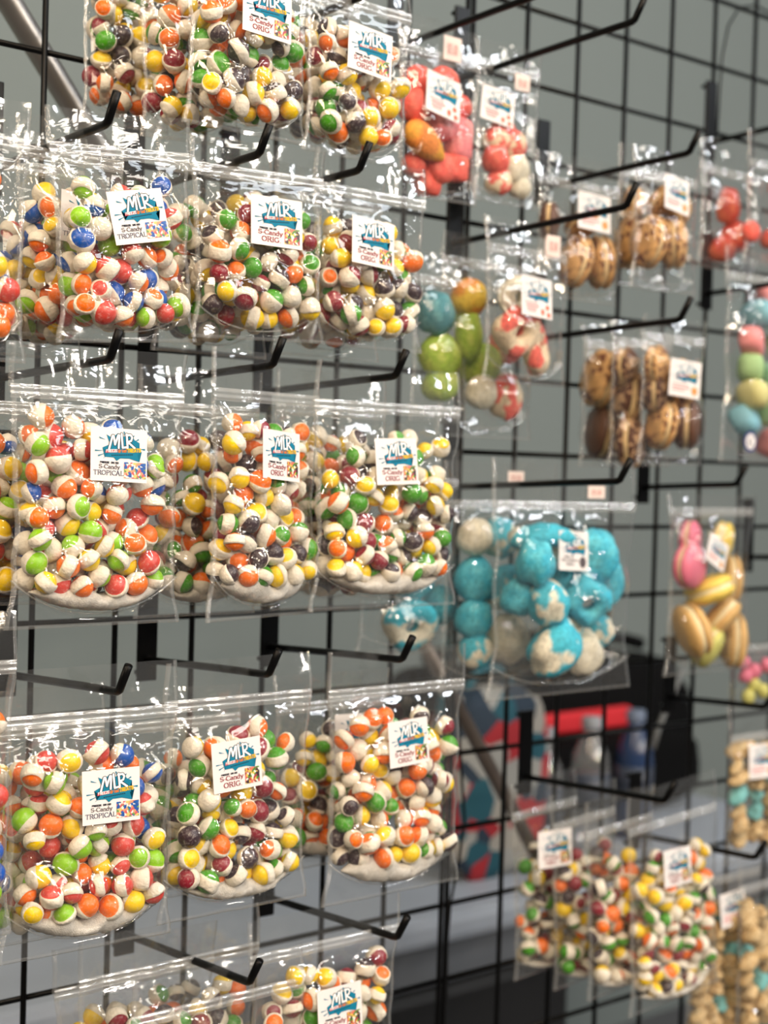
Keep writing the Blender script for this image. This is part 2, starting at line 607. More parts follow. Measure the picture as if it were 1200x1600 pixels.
def sans_text(txt, fx, fy, width, height, slope=0.0, weight=0.2):
    """condensed capitals as straight pen strokes"""
    G = {'F': [[(0, 0), (0, 1)], [(0, 1), (1, 1)], [(0, .52), (.8, .52)]], 'R': [[(0, 0), (0, 1), (.9, 1), (1, .75), (.9, .5), (0, .5)], [(.4, .5), (1, 0)]],
         'E': [[(1, 0), (0, 0), (0, 1), (1, 1)], [(0, .5), (.8, .5)]], 'Z': [[(0, 1), (1, 1), (0, 0), (1, 0)]],
         'D': [[(0, 0), (0, 1), (.7, 1), (1, .7), (1, .3), (.7, 0), (0, 0)]], 'I': [[(.5, 0), (.5, 1)]], 'T': [[(.5, 0), (.5, 1)], [(0, 1), (1, 1)]],
         'A': [[(0, 0), (.5, 1), (1, 0)], [(.2, .35), (.8, .35)]], 'S': [[(1, .9), (.5, 1), (0, .8), (.1, .55), (.9, .45), (1, .2), (.5, 0), (0, .1)]],
         'd': [[(1, 1), (1, 0), (.1, 0), (.1, .6), (1, .6)]], 'r': [[(.1, 0), (.1, .6), (.9, .6)]], 'i': [[(.5, 0), (.5, .6)], [(.5, .85), (.5, .95)]],
         'e': [[(.1, .3), (.9, .3), (.9, .6), (.1, .6), (.1, 0), (.9, 0)]], ' ': []}
    out = []
    cw = width / len(txt)
    hw = weight * cw * 0.5
    hh = weight * cw * 0.5 * SW / SH
    for i, c in enumerate(txt):
        for S in G[c]:
            for (a, b) in zip(S[:-1], S[1:]):
                Q = []
                for p in (a, b):
                    x = fx + (i + 0.12 + 0.70 * p[0]) * cw
                    y = fy - p[1] * height - slope * (x - fx)
                    Q += [(x + k * hw, y + j * hh) for k, j in ((-1, -1), (1, -1), (1, 1), (-1, 1))]
                out.append(hull(Q))
    return out


BURST = [(.27, .13), (.37, .19), (.47, .09), (.57, .15), (.71, .10), (.77, .20), (.86, .25), (.83, .33), (.90, .42), (.82, .47), (.86, .607),
         (.68, .555), (.52, .56), (.45, .615), (.40, .55), (.24, .55), (.31, .47), (.20, .38), (.33, .31)]
RAYS = [[(.14, .18), (.15, .21), (.26, .23)], [(.07, .455), (.07, .43), (.23, .435)], [(.13, .55), (.12, .525), (.27, .475)],
        [(.76, .235), (.84, .17), (.85, .195)], [(.86, .36), (.96, .35), (.96, .385)], [(.565, .05), (.60, .06), (.585, .12)],
        [(.74, .12), (.775, .11), (.74, .165)], [(.22, .57), (.21, .585), (.28, .535)]]
# brush letters M L R: strokes as (points, half widths)
BRUSH = [[(.315, .40), (.375, .15), (.395, .15), (.42, .31), (.475, .13), (.495, .13), (.485, .37)],
         [(.535, .10), (.555, .36), (.625, .345)],
         [(.625, .10), (.645, .37)], [(.615, .12), (.695, .11), (.725, .155), (.705, .22), (.645, .245), (.70, .29), (.775, .355)]]


def brush(width):
    out = []
    for S in BRUSH:
        for a, b in zip(S[:-1], S[1:]):
            Q = []
            for p in (a, b):
                Q += [(p[0] + width * math.cos(t * math.pi / 4), p[1] + width * 1.1 * math.sin(t * math.pi / 4)) for t in range(8)]
            out.append(hull(Q))
    return out


def rect(x0, y0, x1, y1):
    return [(x0, y0), (x1, y0), (x1, y1), (x0, y1)]


LIFT = 0.00045


def sticker_base():
    bm = bmesh.new()
    bmesh.ops.create_cube(bm, size=1.0)
    bmesh.ops.scale(bm, vec=(SW, 0.0003, SH), verts=bm.verts)
    me = bpy.data.meshes.new('sticker')
    bm.to_mesh(me)
    bm.free()
    me.materials.append(PAPER)
    return me


STICKER = sticker_base()
PR = {
    'logo_burst': poly_mesh('logo_burst', [BURST] + RAYS, TEAL, LIFT),
    'logo_outline': poly_mesh('logo_outline', brush(.029), INK, LIFT + 4e-5),  # printed dark outline around the white brush letters
    'logo_lettering': poly_mesh('logo_lettering', brush(.0175), PWHITE, LIFT + 8e-5),
    'banner_red': poly_mesh('banner_red', [[(.25, .475), (.26, .415), (.47, .395), (.46, .455)]], PRED, LIFT + 4e-5),
    'banner_text': poly_mesh('banner_text', sans_text('FREEZE', .265, .462, .20, .045, .09, .22), PWHITE, LIFT + 1.4e-4),
    'banner_orange': poly_mesh('banner_orange', sans_text('dried', .475, .452, .15, .055, .10, .34), PORANGE, LIFT + 1.4e-4),
    'banner_yellow': poly_mesh('banner_yellow', sans_text('TREATS', .635, .440, .25, .060, .10, .36), PYELLOW, LIFT + 1.4e-4),
    'slogan': poly_mesh('slogan', [rect(.36 + .032 * i, .505 - .003 * i, .36 + .032 * i + .024, .522 - .003 * i) for i in range(12)], INK, LIFT + 4e-5),
    'small_print': poly_mesh('small_print', sans_text('FREEZE DRIED', .16, .665, .33, .026, 0, .3), INK, LIFT),
    'orig_name': poly_mesh('orig_name', pen_text('S-Candy', .13, .775, .48, .088), MAROON, LIFT),
    'orig_kind': poly_mesh('orig_kind', pen_text('ORIG.', .20, .915, .38, .098), MAROON, LIFT),
    'trop_name': poly_mesh('trop_name', pen_text('S-Candy', .14, .765, .37, .075), GREYINK, LIFT),
    'trop_kind': poly_mesh('trop_kind', pen_text('TROPICAL', .045, .885, .53, .085, .15), NAVY, LIFT),
    'orig_picture': poly_mesh('candy_picture', [rect(.645, .60, .945, .915)], PIC_ORIG, LIFT),
    'trop_picture': poly_mesh('candy_picture', [rect(.585, .625, .975, .925)], PIC_TROP, LIFT),
    'rings_name': poly_mesh('rings_name', pen_text('Blue Raspberry', .07, .765, .58, .066), GREYINK, LIFT),
    'rings_kind': poly_mesh('rings_kind', pen_text('RINGS', .22, .875, .28, .066), GREYINK, LIFT),
    'berry_picture': poly_mesh('berry_picture', [arc(.80, .78, .115, .15, 0, 360, 15)[:-1]], GREYINK, LIFT),
    'fruit_lines': poly_mesh('fruit_lines', [rect(.10, .645, .52, .668), rect(.14, .715, .56, .750), rect(.16, .795, .48, .825), rect(.18, .865, .46, .885)], PINKINK, LIFT),
    'fruit_icons': poly_mesh('fruit_icons', [arc(.68, .85, .06, .085, 0, 360, 10)[:-1], arc(.84, .72, .065, .07, 0, 360, 9)[:-1], arc(.88, .90, .065, .07, 0, 360, 10)[:-1]],
                             plain('print_fruit', lin(232, 104, 72), 0.45), LIFT),
    'cookie_lines': poly_mesh('cookie_lines', [rect(.10, .655, .60, .678), rect(.10, .735, .66, .770), rect(.10, .825, .50, .850)], PINKINK, LIFT),
    'cookie_icon': poly_mesh('cookie_icon', [arc(.82, .80, .10, .12, 0, 360, 12)[:-1]], plain('print_tan', lin(214, 150, 84), 0.45), LIFT),
}
COMMON = ['logo_burst', 'logo_outline', 'logo_lettering', 'banner_red', 'banner_text', 'banner_orange', 'banner_yellow', 'slogan']
KIND = {'orig': COMMON + ['small_print', 'orig_name', 'orig_kind', 'orig_picture'],
        'trop': COMMON + ['small_print', 'trop_name', 'trop_kind', 'trop_picture'],
        'rings': COMMON + ['small_print', 'rings_name', 'rings_kind', 'berry_picture'],
        'fruit': COMMON + ['fruit_lines', 'fruit_icons'],
        'cookie': COMMON + ['cookie_lines', 'cookie_icon']}

# ------------------------------------------------------------------ candies
SHELL = {
    'green': lin(70, 152, 22), 'lime': lin(142, 202, 18), 'yellow': lin(250, 208, 0), 'orange': lin(246, 116, 18), 'maroon': lin(138, 28, 46),
    'dark purple': lin(56, 38, 46), 'coral red': lin(212, 70, 60), 'blue': lin(18, 84, 176)}


def shell_material(name, col):
    m, nt, N, L = nodes_of('shell_' + name.replace(' ', '_'))
    b = N['Principled BSDF']
    b.inputs['Roughness'].default_value = 0.34
    tc = N.new('ShaderNodeTexCoord')
    nz = N.new('ShaderNodeTexNoise')
    nz.inputs['Scale'].default_value = 420
    nz.inputs['Detail'].default_value = 6
    nz.inputs['Roughness'].default_value = 0.7
    L.new(tc.outputs['Object'], nz.inputs['Vector'])
    rp = N.new('ShaderNodeValToRGB')
    rp.color_ramp.elements[0].position = 0.52
    rp.color_ramp.elements[0].color = (0, 0, 0, 1)
    rp.color_ramp.elements[1].position = 0.80
    rp.color_ramp.elements[1].color = (0.55, 0.55, 0.55, 1)
    L.new(nz.outputs['Fac'], rp.inputs[0])
    mx = N.new('ShaderNodeMix')
    mx.data_type = 'RGBA'
    mx.inputs[6].default_value = col
    mx.inputs[7].default_value = (0.80, 0.74, 0.68, 1)
    L.new(rp.outputs[0], mx.inputs[0])
    L.new(mx.outputs[2], b.inputs['Base Color'])
    return m


SHELL_MAT = {k: shell_material(k, c) for k, c in SHELL.items()}
PUFF = plain('sugar_puff', lin(241, 231, 213), 0.75, 0.16, 330, bump=0.9, bscale=360, spec=0.3)
POWDER = plain('sugar_powder', lin(240, 233, 222), 0.9, 0.35, 700, bump=1.0, bscale=1500, spec=0.2)


def candy_shape(seed):
    """a puffed ball: one or two coloured shell caps with the white puff swelling out between them"""
    rng = random.Random(seed)
    kind = seed % 6
    seg = 16
    if kind in (0, 3):
        caps = (rng.uniform(72, 90), None)
    elif kind in (1, 4):
        caps = (rng.uniform(56, 68), rng.uniform(114, 124))
    elif kind == 2:
        caps = (rng.uniform(95, 112), None)
    else:
        caps = (rng.uniform(66, 76), rng.uniform(126, 136))
    th = [14, 30]
    c0 = caps[0]
    th += list(np.linspace(44, c0 - 0.5, max(2, int((c0 - 44) / 16) + 2)))
    end = (caps[1] if caps[1] else 168)
    th += [c0 + 2.5]
    th += list(np.linspace(c0 + 14, end - 12, 5))
    if caps[1]:
        th += [end - 2.5, end + 0.5, (end + 165) / 2, 165]
    else:
        th += [168]
    waves = [(Vector([rng.gauss(0, 1) for _ in range(3)]) * 2.6, rng.uniform(0, 6.3)) for _ in range(6)]
    V = [(0, 0, 0.93)]
    for t in th:
        t_ = math.radians(t)
        for k in range(seg):
            a = 2 * math.pi * k / seg
            white = c0 < t < (caps[1] or 400)
            # the rim of the shell is cracked, not a perfect circle
            tt = t_ + (0.05 * math.sin(2 * a + waves[0][1]) + 0.04 * math.sin(3 * a + waves[1][1])) * math.exp(-((t - c0) / 30) ** 2)
            d = Vector((math.sin(tt) * math.cos(a), math.sin(tt) * math.sin(a), math.cos(tt)))
            r = 0.95
            if white:
                r = 1.0 + 0.035 * sum(math.sin(w_.dot(d) + p) for w_, p in waves) * 0.8
                if kind == 3:
                    r *= 1.06
            else:
                d = Vector((d.x, d.y, d.z * 0.95))
            V.append(tuple(d * r))
    V.append((0, 0, -0.94))
    F, FM = [], []
    R_ = len(th)

    def m_of(t):
        return 1 if (t < c0 or (caps[1] and t > caps[1])) else 0
    for k in range(seg):
        F.append((0, 1 + k, 1 + (k + 1) % seg)); FM.append(1)
    for i in range(R_ - 1):
        mm = m_of((th[i] + th[i + 1]) / 2)
        for k in range(seg):
            k2 = (k + 1) % seg
            F.append((1 + i * seg + k, 1 + (i + 1) * seg + k, 1 + (i + 1) * seg + k2, 1 + i * seg + k2)); FM.append(mm)
    last = 1 + R_ * seg
    for k in range(seg):
        F.append((last, 1 + (R_ - 1) * seg + (k + 1) % seg, 1 + (R_ - 1) * seg + k)); FM.append(m_of(179))
    return np.array(V), F, FM


CR_R = 0.0086
SHAPES = [candy_shape(s) for s in range(12)]
CANDY_MESH = {}


def candy_mesh(s, color):
    k = (s, color)
    if k not in CANDY_MESH:
        V, F, FM = SHAPES[s]
        CANDY_MESH[k] = mesh_np('candy_ball', V * CR_R, F, [PUFF, SHELL_MAT[color]], FM)
    return CANDY_MESH[k]


# ------------------------------------------------------------------ bags
class Bag:
    pass


def smooth(a, n=1):
    for _ in range(n):
        p = np.pad(a, 1, mode='edge')
        a = (p[:-2, 1:-1] + p[2:, 1:-1] + p[1:-1, :-2] + p[1:-1, 2:] + 2 * a) / 6
    return a


def new_bag(x0, x1, yt, yb, Y, yaw=0.0, roll=0.0, zipf=0.17, top=0.23, sag=0.115, floor_=0.05, thick=0.019, seed=1):
    b = Bag()
    ya = math.radians(yaw)
    P = at((x0 + x1) / 2, (yt + yb) / 2, Y)
    e = np.array([math.cos(ya), math.sin(ya), 0])
    n = np.array([-math.sin(ya), math.cos(ya), 0])
    ym = (yt + yb) / 2
    l, r = on_plane(x0, ym, P, n), on_plane(x1, ym, P, n)
    b.w = float(np.dot(r - l, e))
    t, d = on_plane((x0 + x1) / 2, yt, P, n), on_plane((x0 + x1) / 2, yb, P, n)
    b.h = float(t[2] - d[2])
    C = (l + r) / 2
    C[2] = (t[2] + d[2]) / 2
    b.P, b.e, b.n = C, e, n
    R4 = Matrix.Rotation(ya, 4, 'Z') @ Matrix.Rotation(math.radians(roll), 4, 'Y')
    b.mat = Matrix.Translation(Vector(C)) @ R4 @ Matrix.Translation((0, 0, -b.h / 2))
    b.inv = b.mat.inverted()
    b.zzip = b.h * (1 - zipf)
    b.ztop = b.h * (1 - top)
    b.sag, b.fl = sag * b.h, floor_ * b.h
    b.thick = thick
    b.seed = seed
    b.rng = np.random.default_rng(seed)
    b.balls = np.zeros((0, 4))
    b.margin = min(0.013, b.w * 0.09)
    b.dust = 0.0
    return b


def zarc(b, x):
    return b.fl + b.sag * (2 * np.asarray(x) / b.w) ** 2 * (0.75 + 0.5 * np.abs(2 * np.asarray(x) / b.w))


def half_thick(b, x, z):
    s = np.clip(1 - (np.abs(2 * x / b.w)) ** 3.0, 0, 1) ** 0.5
    up = np.clip((b.zzip - z) / (0.30 * b.h), 0, 1) ** 0.5
    return b.thick * s * up


def pack(b, n, r, iters=110):
    """let n balls settle inside the pouch"""
    g = b.rng
    hw = b.w / 2 - b.margin - r
    x = g.uniform(-hw, hw, n)
    z = g.uniform(b.fl + r, b.ztop, n)
    y = g.uniform(-1, 1, n) * 0.006
    P = np.stack([x, y, z], 1)
    R_ = r * g.uniform(0.86, 1.08, n)
    for it in range(iters):
        d = P[:, None] - P[None]
        dist = np.sqrt((d ** 2).sum(-1)) + np.eye(n)
        mn = (R_[:, None] + R_[None]) * 0.94
        ov = np.clip(mn - dist, 0, None)
        np.fill_diagonal(ov, 0)
        P += (d / dist[..., None] * ov[..., None] * 0.32).sum(1)
        P[:, 2] -= 0.0003 * (1 - it / iters)
        P[:, 0] = np.clip(P[:, 0], -hw, hw)
        lo = zarc(b, np.abs(P[:, 0])) + r * 1.05 + b.dust * np.clip(1 - (P[:, 0] / (0.42 * b.w)) ** 2, 0, 1)
        P[:, 2] = np.clip(P[:, 2], lo, b.ztop + 0.002)
        T = np.clip(half_thick(b, P[:, 0], P[:, 2]) - r * 0.75, 0.0005, None)
        P[:, 1] = np.clip(P[:, 1], -T, T)
    b.balls = np.concatenate([P, R_[:, None]], 1)
    return b.balls


def film_heights(b, X, Z):
    base = 0.0035 * np.ones_like(X)
    Hf, Hb = base.copy(), base.copy()
    for (x, y, z, r) in b.balls:
        rho = np.sqrt((X - x) ** 2 + (Z - z) ** 2)
        dome = r - 0.62 * np.clip(rho - 0.30 * r, 0, None)
        Hf = np.maximum(Hf, -y + dome)
        Hb = np.maximum(Hb, y + dome)
    Hf, Hb = smooth(Hf, 2) + 0.0012, smooth(Hb, 2) + 0.0012
    side = np.clip((b.w / 2 - 0.003 - np.abs(X)) / 0.010, 0, 1) ** 0.6
    zp = np.clip((b.zzip - 0.003 - Z) / 0.016, 0, 1) ** 0.7
    ar = np.clip((Z - zarc(b, X) + 0.002) / 0.007, 0, 1) ** 0.5
    k = side * zp * ar
    return Hf * k, Hb * k


def waves(b, X, Z):
    g = np.random.default_rng(b.seed + 77)
    out = np.zeros_like(X)
    for i in range(7):
        a = g.uniform(0, math.pi)
        L_ = g.uniform(0.014, 0.05)
        ph = g.uniform(0, 6.3)
        s = np.sin((X * math.cos(a) + Z * math.sin(a)) * 2 * math.pi / L_ + ph)
        out += s * L_ * 0.008
    head = np.clip((Z - b.zzip + 0.012) / 0.02, 0, 1)
    # header ripples run up from the zip, the free top edge curls a little
    rip = np.zeros_like(X)
    for i in range(4):
        L_ = g.uniform(0.012, 0.035)
        rip += np.sin(X * 2 * math.pi / L_ + g.uniform(0, 6.3) + Z * g.uniform(-60, 60)) * L_ * 0.009
    curl = 0.004 * np.sin(X / b.w * g.uniform(2, 5) + g.uniform(0, 6)) * np.clip((Z - b.zzip) / (b.h - b.zzip + 1e-6), 0, 1) ** 2
    low = np.clip((zarc(b, X) - Z) / 0.01, 0, 1)
    return out * (0.45 + 0.5 * head + 0.4 * low) + rip * head + curl


def finish_bag(b, name, label, cat='candy bag', group=None, film=None, res=(38, 60), sticker=None, tags=(), ):
    film = film or FILM
    root = empty(name, b.mat)
    tag(root, label, cat, group)
    b.root = root
    nu, nv = res
    xs = np.linspace(-b.w / 2, b.w / 2, nu)
    zs = np.linspace(b.h, 0, nv)
    X, Z = np.meshgrid(xs, zs)
    Hf, Hb = film_heights(b, X, Z)
    Wv = waves(b, X, Z)
    Yf = -(0.0007 + Hf) + Wv
    Yb = 0.0007 + Hb + Wv
    g = np.random.default_rng(b.seed + 5)
    # slightly uneven outline
    full = smooth(np.repeat(np.clip(np.abs(Hf).max(1, keepdims=True) / b.thick - 0.25, 0, 1), nu, 1), 6)
    t_ = Z / b.h
    wob = [0.030 * np.sin(t_ * math.pi * g.uniform(2, 4.5) + g.uniform(0, 6)) + 0.014 * np.sin(t_ * math.pi * g.uniform(6, 10) + g.uniform(0, 6)) for _ in (0, 1)]
    pinch = np.where(X < 0, wob[0], wob[1]) * np.clip(t_ * 4, 0, 1) * (0.25 + 0.75 * (Z < b.zzip))
    Xo = X * (1 - 0.075 * full - np.abs(pinch))
    b.Yf, b.xs, b.zs = Yf, xs, zs
    # sticker plane: in front of everything under it
    st = None
    if sticker:
        spx, spy, skind, srot, sscale = (list(sticker) + [1.0])[:5]
        ctr = on_plane(spx, spy, b.P - b.n * 0.018, b.n)
        lc = b.inv @ Vector(ctr)
        cx, cz = lc.x, lc.z
        c_, s_ = math.cos(math.radians(srot)), math.sin(math.radians(srot))
        U = ((X - cx) * c_ - (Z - cz) * s_) / (SW * sscale)
        Vv = ((X - cx) * s_ + (Z - cz) * c_) / (SH * sscale)
        ins = (np.abs(U) < 0.56) & (np.abs(Vv) < 0.56)
        if ins.sum() >= 4:
            A = np.stack([X[ins] - cx, Z[ins] - cz, np.ones(ins.sum())], 1)
            co, *_ = np.linalg.lstsq(A, Yf[ins], rcond=None)
            co[:2] = np.clip(co[:2], -0.09, 0.09)
        else:
            co = np.array([0, 0, Yf.min() * 0.8])
        res_ = Yf[ins] - (A @ co) if ins.sum() >= 4 else np.array([0.0])
        off = co[2] + np.percentile(res_, 6) - 0.0004
        plane = off + co[0] * (X - cx) + co[1] * (Z - cz)
        Yf[ins] = np.maximum(Yf[ins], plane[ins] + 0.0007)
        st = (cx, cz, off, co[0], co[1], srot, sscale, skind)
    F = [(i * nu + k, i * nu + k + 1, (i + 1) * nu + k + 1, (i + 1) * nu + k) for i in range(nv - 1) for k in range(nu - 1)]
    obj('front_film', mesh_np('front_film', np.stack([Xo, Yf, Z], -1).reshape(-1, 3), F, [film]), root)
    obj('back_film', mesh_np('back_film', np.stack([Xo, Yb, Z], -1).reshape(-1, 3), [f[::-1] for f in F], [film]), root)

    def ywave(x, z):
        return float(waves(b, np.array([[x]]), np.array([[z]]))[0, 0])
    # zip closure: a flat band with two ridges
    zb = obj('zipper', None, root) if False else None
    V, Fz = [], []
    xx = np.linspace(-b.w / 2 + 0.001, b.w / 2 - 0.001, 26)
    prof = [(-0.0048, 0.0012), (-0.0030, 0.0014), (-0.0022, 0.0026), (-0.0012, 0.0014), (0.0010, 0.0014), (0.0020, 0.0026), (0.0030, 0.0014), (0.0048, 0.0012)]
    wv = waves(b, xx, np.full_like(xx, b.zzip))
    for i, x in enumerate(xx):
        for (dz, dy) in prof:
            V.append((x, -dy + wv[i], b.zzip + dz))
    q = len(prof)
    for i in range(len(xx) - 1):
        for k in range(q - 1):
            Fz.append((i * q + k, (i + 1) * q + k, (i + 1) * q + k + 1, i * q + k + 1))
    obj('zipper', mesh_np('zipper', V, Fz, [ZIP]), root)
    # sealed side edges
    for s in (-1, 1):
        V, Fs = [], []
        col = 0 if s < 0 else nu - 1
        cin = 1 if s < 0 else nu - 2
        for i in range(0, nv):
            x = Xo[i, col]
            xi = x + (Xo[i, cin] - x) * min(1.0, 0.0032 / abs(Xo[i, cin] - x))
            V += [(x, Yf[i, col] - 0.0003, Z[i, 0]), (xi, Yf[i, col] - 0.0006, Z[i, 0]), (x, Yb[i, col] + 0.0003, Z[i, 0])]
        for i in range(nv - 1):
            a, c = i * 3, (i + 1) * 3
            Fs += [(a, a + 1, c + 1, c), (a + 2, a, c, c + 2)]
        obj('side_seal', mesh_np('side_seal', V, Fs, [SEAL]), root)
    # crimped bottom edge
    V, Fs = [], []
    zi = zs[-2] + (zs[-1] - zs[-2]) * (1 - min(1.0, 0.0026 / (zs[-2] - zs[-1])))
    for k in range(nu):
        V += [(Xo[-1, k], Yf[-1, k] - 0.0003, zs[-1]), (Xo[-1, k], Yf[-1, k] - 0.0006, zi), (Xo[-1, k], Yb[-1, k] + 0.0003, zs[-1])]
    for k in range(nu - 1):
        a, c = k * 3, (k + 1) * 3
        Fs += [(a, c, c + 1, a + 1), (a + 2, c + 2, c, a)]
    obj('bottom_seal', mesh_np('bottom_seal', V, Fs, [SEAL]), root)
    # curved gusset seam
    if b.sag > 0:
        xs2 = np.linspace(-b.w / 2 + 0.004, b.w / 2 - 0.004, 25)
        pts = [(x, -0.0022 + ywave(x, zarc(b, x)), float(zarc(b, x)) - 0.0005) for x in xs2]
        tube('bottom_seam', pts, 0.0007, SEAL, root, 6)
    if st:
        cx, cz, off, sx_, sz_, srot, sc, kind = st
        s = obj('sticker', STICKER, root)
        nrm = Vector((sx_, -1, sz_)).normalized()
        q = Vector((0, -1, 0)).rotation_difference(nrm)
        s.matrix_local = Matrix.Translation((cx, off - 0.0003, cz)) @ q.to_matrix().to_4x4() @ Matrix.Rotation(math.radians(srot), 4, 'Y') @ Matrix.Diagonal((sc, 1, sc, 1))
        s['label'] = 'white square sticker with a blue burst logo'
        for k in KIND[kind]:
            nm = {'orig_name': 'product_text', 'trop_name': 'product_text', 'rings_name': 'product_text', 'orig_kind': 'flavour_text', 'trop_kind': 'flavour_text',
                  'rings_kind': 'flavour_text', 'orig_picture': 'candy_picture', 'trop_picture': 'candy_picture', 'fruit_lines': 'product_text',
                  'cookie_lines': 'product_text', 'fruit_icons': 'fruit_picture', 'cookie_icon': 'cookie_picture'}.get(k, k)
            obj(nm, PR[k], s)
    for (tx, ty, tw, thh) in tags:
        ctr = on_plane(tx, ty, b.P - b.n * 0.003, b.n)
        lc = b.inv @ Vector(ctr)
        t = rounded_box('price_tag', (tw, 0.0004, thh), TAGPAPER, root, 0)
        yf = -0.0022 + float(waves(b, np.array([[lc.x]]), np.array([[lc.z]]))[0, 0]) - 0.002
        t.location = (lc.x, yf, lc.z)
        pt = obj('price_text', PRICE, t)
        pt.scale = (tw / SW, 1, thh / SH)
    return root


PRICE = poly_mesh('price_text', pen_text('$15.00', .2, .74, .6, .44, .10), plain('price_ink', lin(206, 150, 142), 0.6), LIFT)


def crescent(b, height, label, width=0.74, seed=0):
    """sugar dust lying on the gusset"""
    g = random.Random(seed)
    V, F = [], []
    n, m = 64, 16
    ph = [g.uniform(0, 6.3) for _ in range(6)]
    for i in range(n):
        s = -1 + 2 * i / (n - 1)
        x = s * b.w * width * 0.5
        k = max(0.02, 1 - abs(s) ** 2.4)
        hh = height * (k ** 0.8) * (1 + 0.22 * math.sin(5 * s + ph[0]) + 0.14 * math.sin(11 * s + ph[1])) + 0.0005
        ty = min(0.013, b.thick * 0.7) * k ** 0.6
        zc = float(zarc(b, x)) + 0.0015 + hh / 2
        for j in range(m):
            a = 2 * math.pi * j / m
            rr = 1 + 0.05 * math.sin(9 * s + 3 * a + ph[2]) + 0.03 * math.sin(23 * s + 2 * a + ph[3])
            rr += g.uniform(-.05, .05) + (0.07 * math.sin(31 * s + ph[4]) * math.sin(a) if math.sin(a) > 0 else 0)
            V.append((x, -ty * 0.25 + ty * math.cos(a) * rr, zc + hh / 2 * math.sin(a) * rr))
    for i in range(n - 1):
        for j in range(m):
            j2 = (j + 1) % m
            F.append((i * m + j, (i + 1) * m + j, (i + 1) * m + j2, i * m + j2))
    F.append(tuple(range(m)))
    F.append(tuple((n - 1) * m + j for j in range(m - 1, -1, -1)))
    o = obj('sugar_dust', mesh_np('sugar_dust', V, F, [POWDER]))
    o.matrix_world = b.mat
    tag(o, label, 'sugar dust', kind='stuff')
    # let the film clear the dust
    xs = np.linspace(-0.9, 0.9, 9) * b.w * width * 0.5
    ex = np.stack([xs, np.zeros(9), zarc(b, xs) + 0.004, np.full(9, 0.009)], 1)
    b.balls = np.concatenate([b.balls, ex])
    return o


ORIG = (['green'] * 3 + ['yellow'] * 3 + ['orange'] * 3 + ['maroon'] * 2 + ['dark purple'] * 2)
TROP = (['lime'] * 3 + ['yellow'] * 3 + ['orange'] * 4 + ['coral red'] * 4 + ['blue'] * 2)
ALL_CANDY = []                                  # (world matrix, shape, colour, bag phrase, camera distance, pixel)


def candy_bag(x0, x1, yt, yb, Y, flavour, label, phrase, yaw=0, roll=0, sticker=None, dust=0.0, seed=1, layers=2.0, tags=(), front=True, pal=None, **kw):
    res = kw.pop('res', (38, 60))
    b = new_bag(x0, x1, yt, yb, Y, yaw, roll, seed=seed, **kw)
    r = CR_R
    b.dust = dust * 1.0
    area = (b.w - 2 * b.margin) * (b.ztop - b.fl - b.sag * 0.30 - b.dust * .7)
    n = int(area / (4 * r * r) * layers * 0.92)
    balls = pack(b, n, r)
    cols = pal or (ORIG if flavour == 'orig' else TROP)
    g = random.Random(seed * 13 + 1)
    for (x, y, z, rr) in balls:
        e = Matrix.Rotation(g.uniform(0, 6.28), 4, 'Z') @ Matrix.Rotation(math.acos(g.uniform(-1, 1)), 4, 'X') @ Matrix.Rotation(g.uniform(0, 6.28), 4, 'Z')
        if e.to_3x3().col[2].y > 0.25 and g.random() < 0.65:
            e = Matrix.Rotation(math.pi, 4, 'Z') @ e
        k = rr / r
        sc = Matrix.Diagonal((k * g.uniform(0.95, 1.06), k * g.uniform(0.95, 1.06), k * g.uniform(0.94, 1.1), 1))
        mw = b.mat @ Matrix.Translation((x, y, z)) @ e @ sc
        ALL_CANDY.append((mw, g.randrange(12), g.choice(cols), phrase, front))
    if dust:
        crescent(b, dust * 1.45, 'white sugar dust at the bottom of ' + phrase, seed=seed)
    root = finish_bag(b, 'candy_bag', label, 'candy bag', 'clear bags of round sugar-shelled candies', sticker=sticker, tags=tags, res=res)
    return b


# ------------------------------------------------------------------ other sweets
LUMP = {}


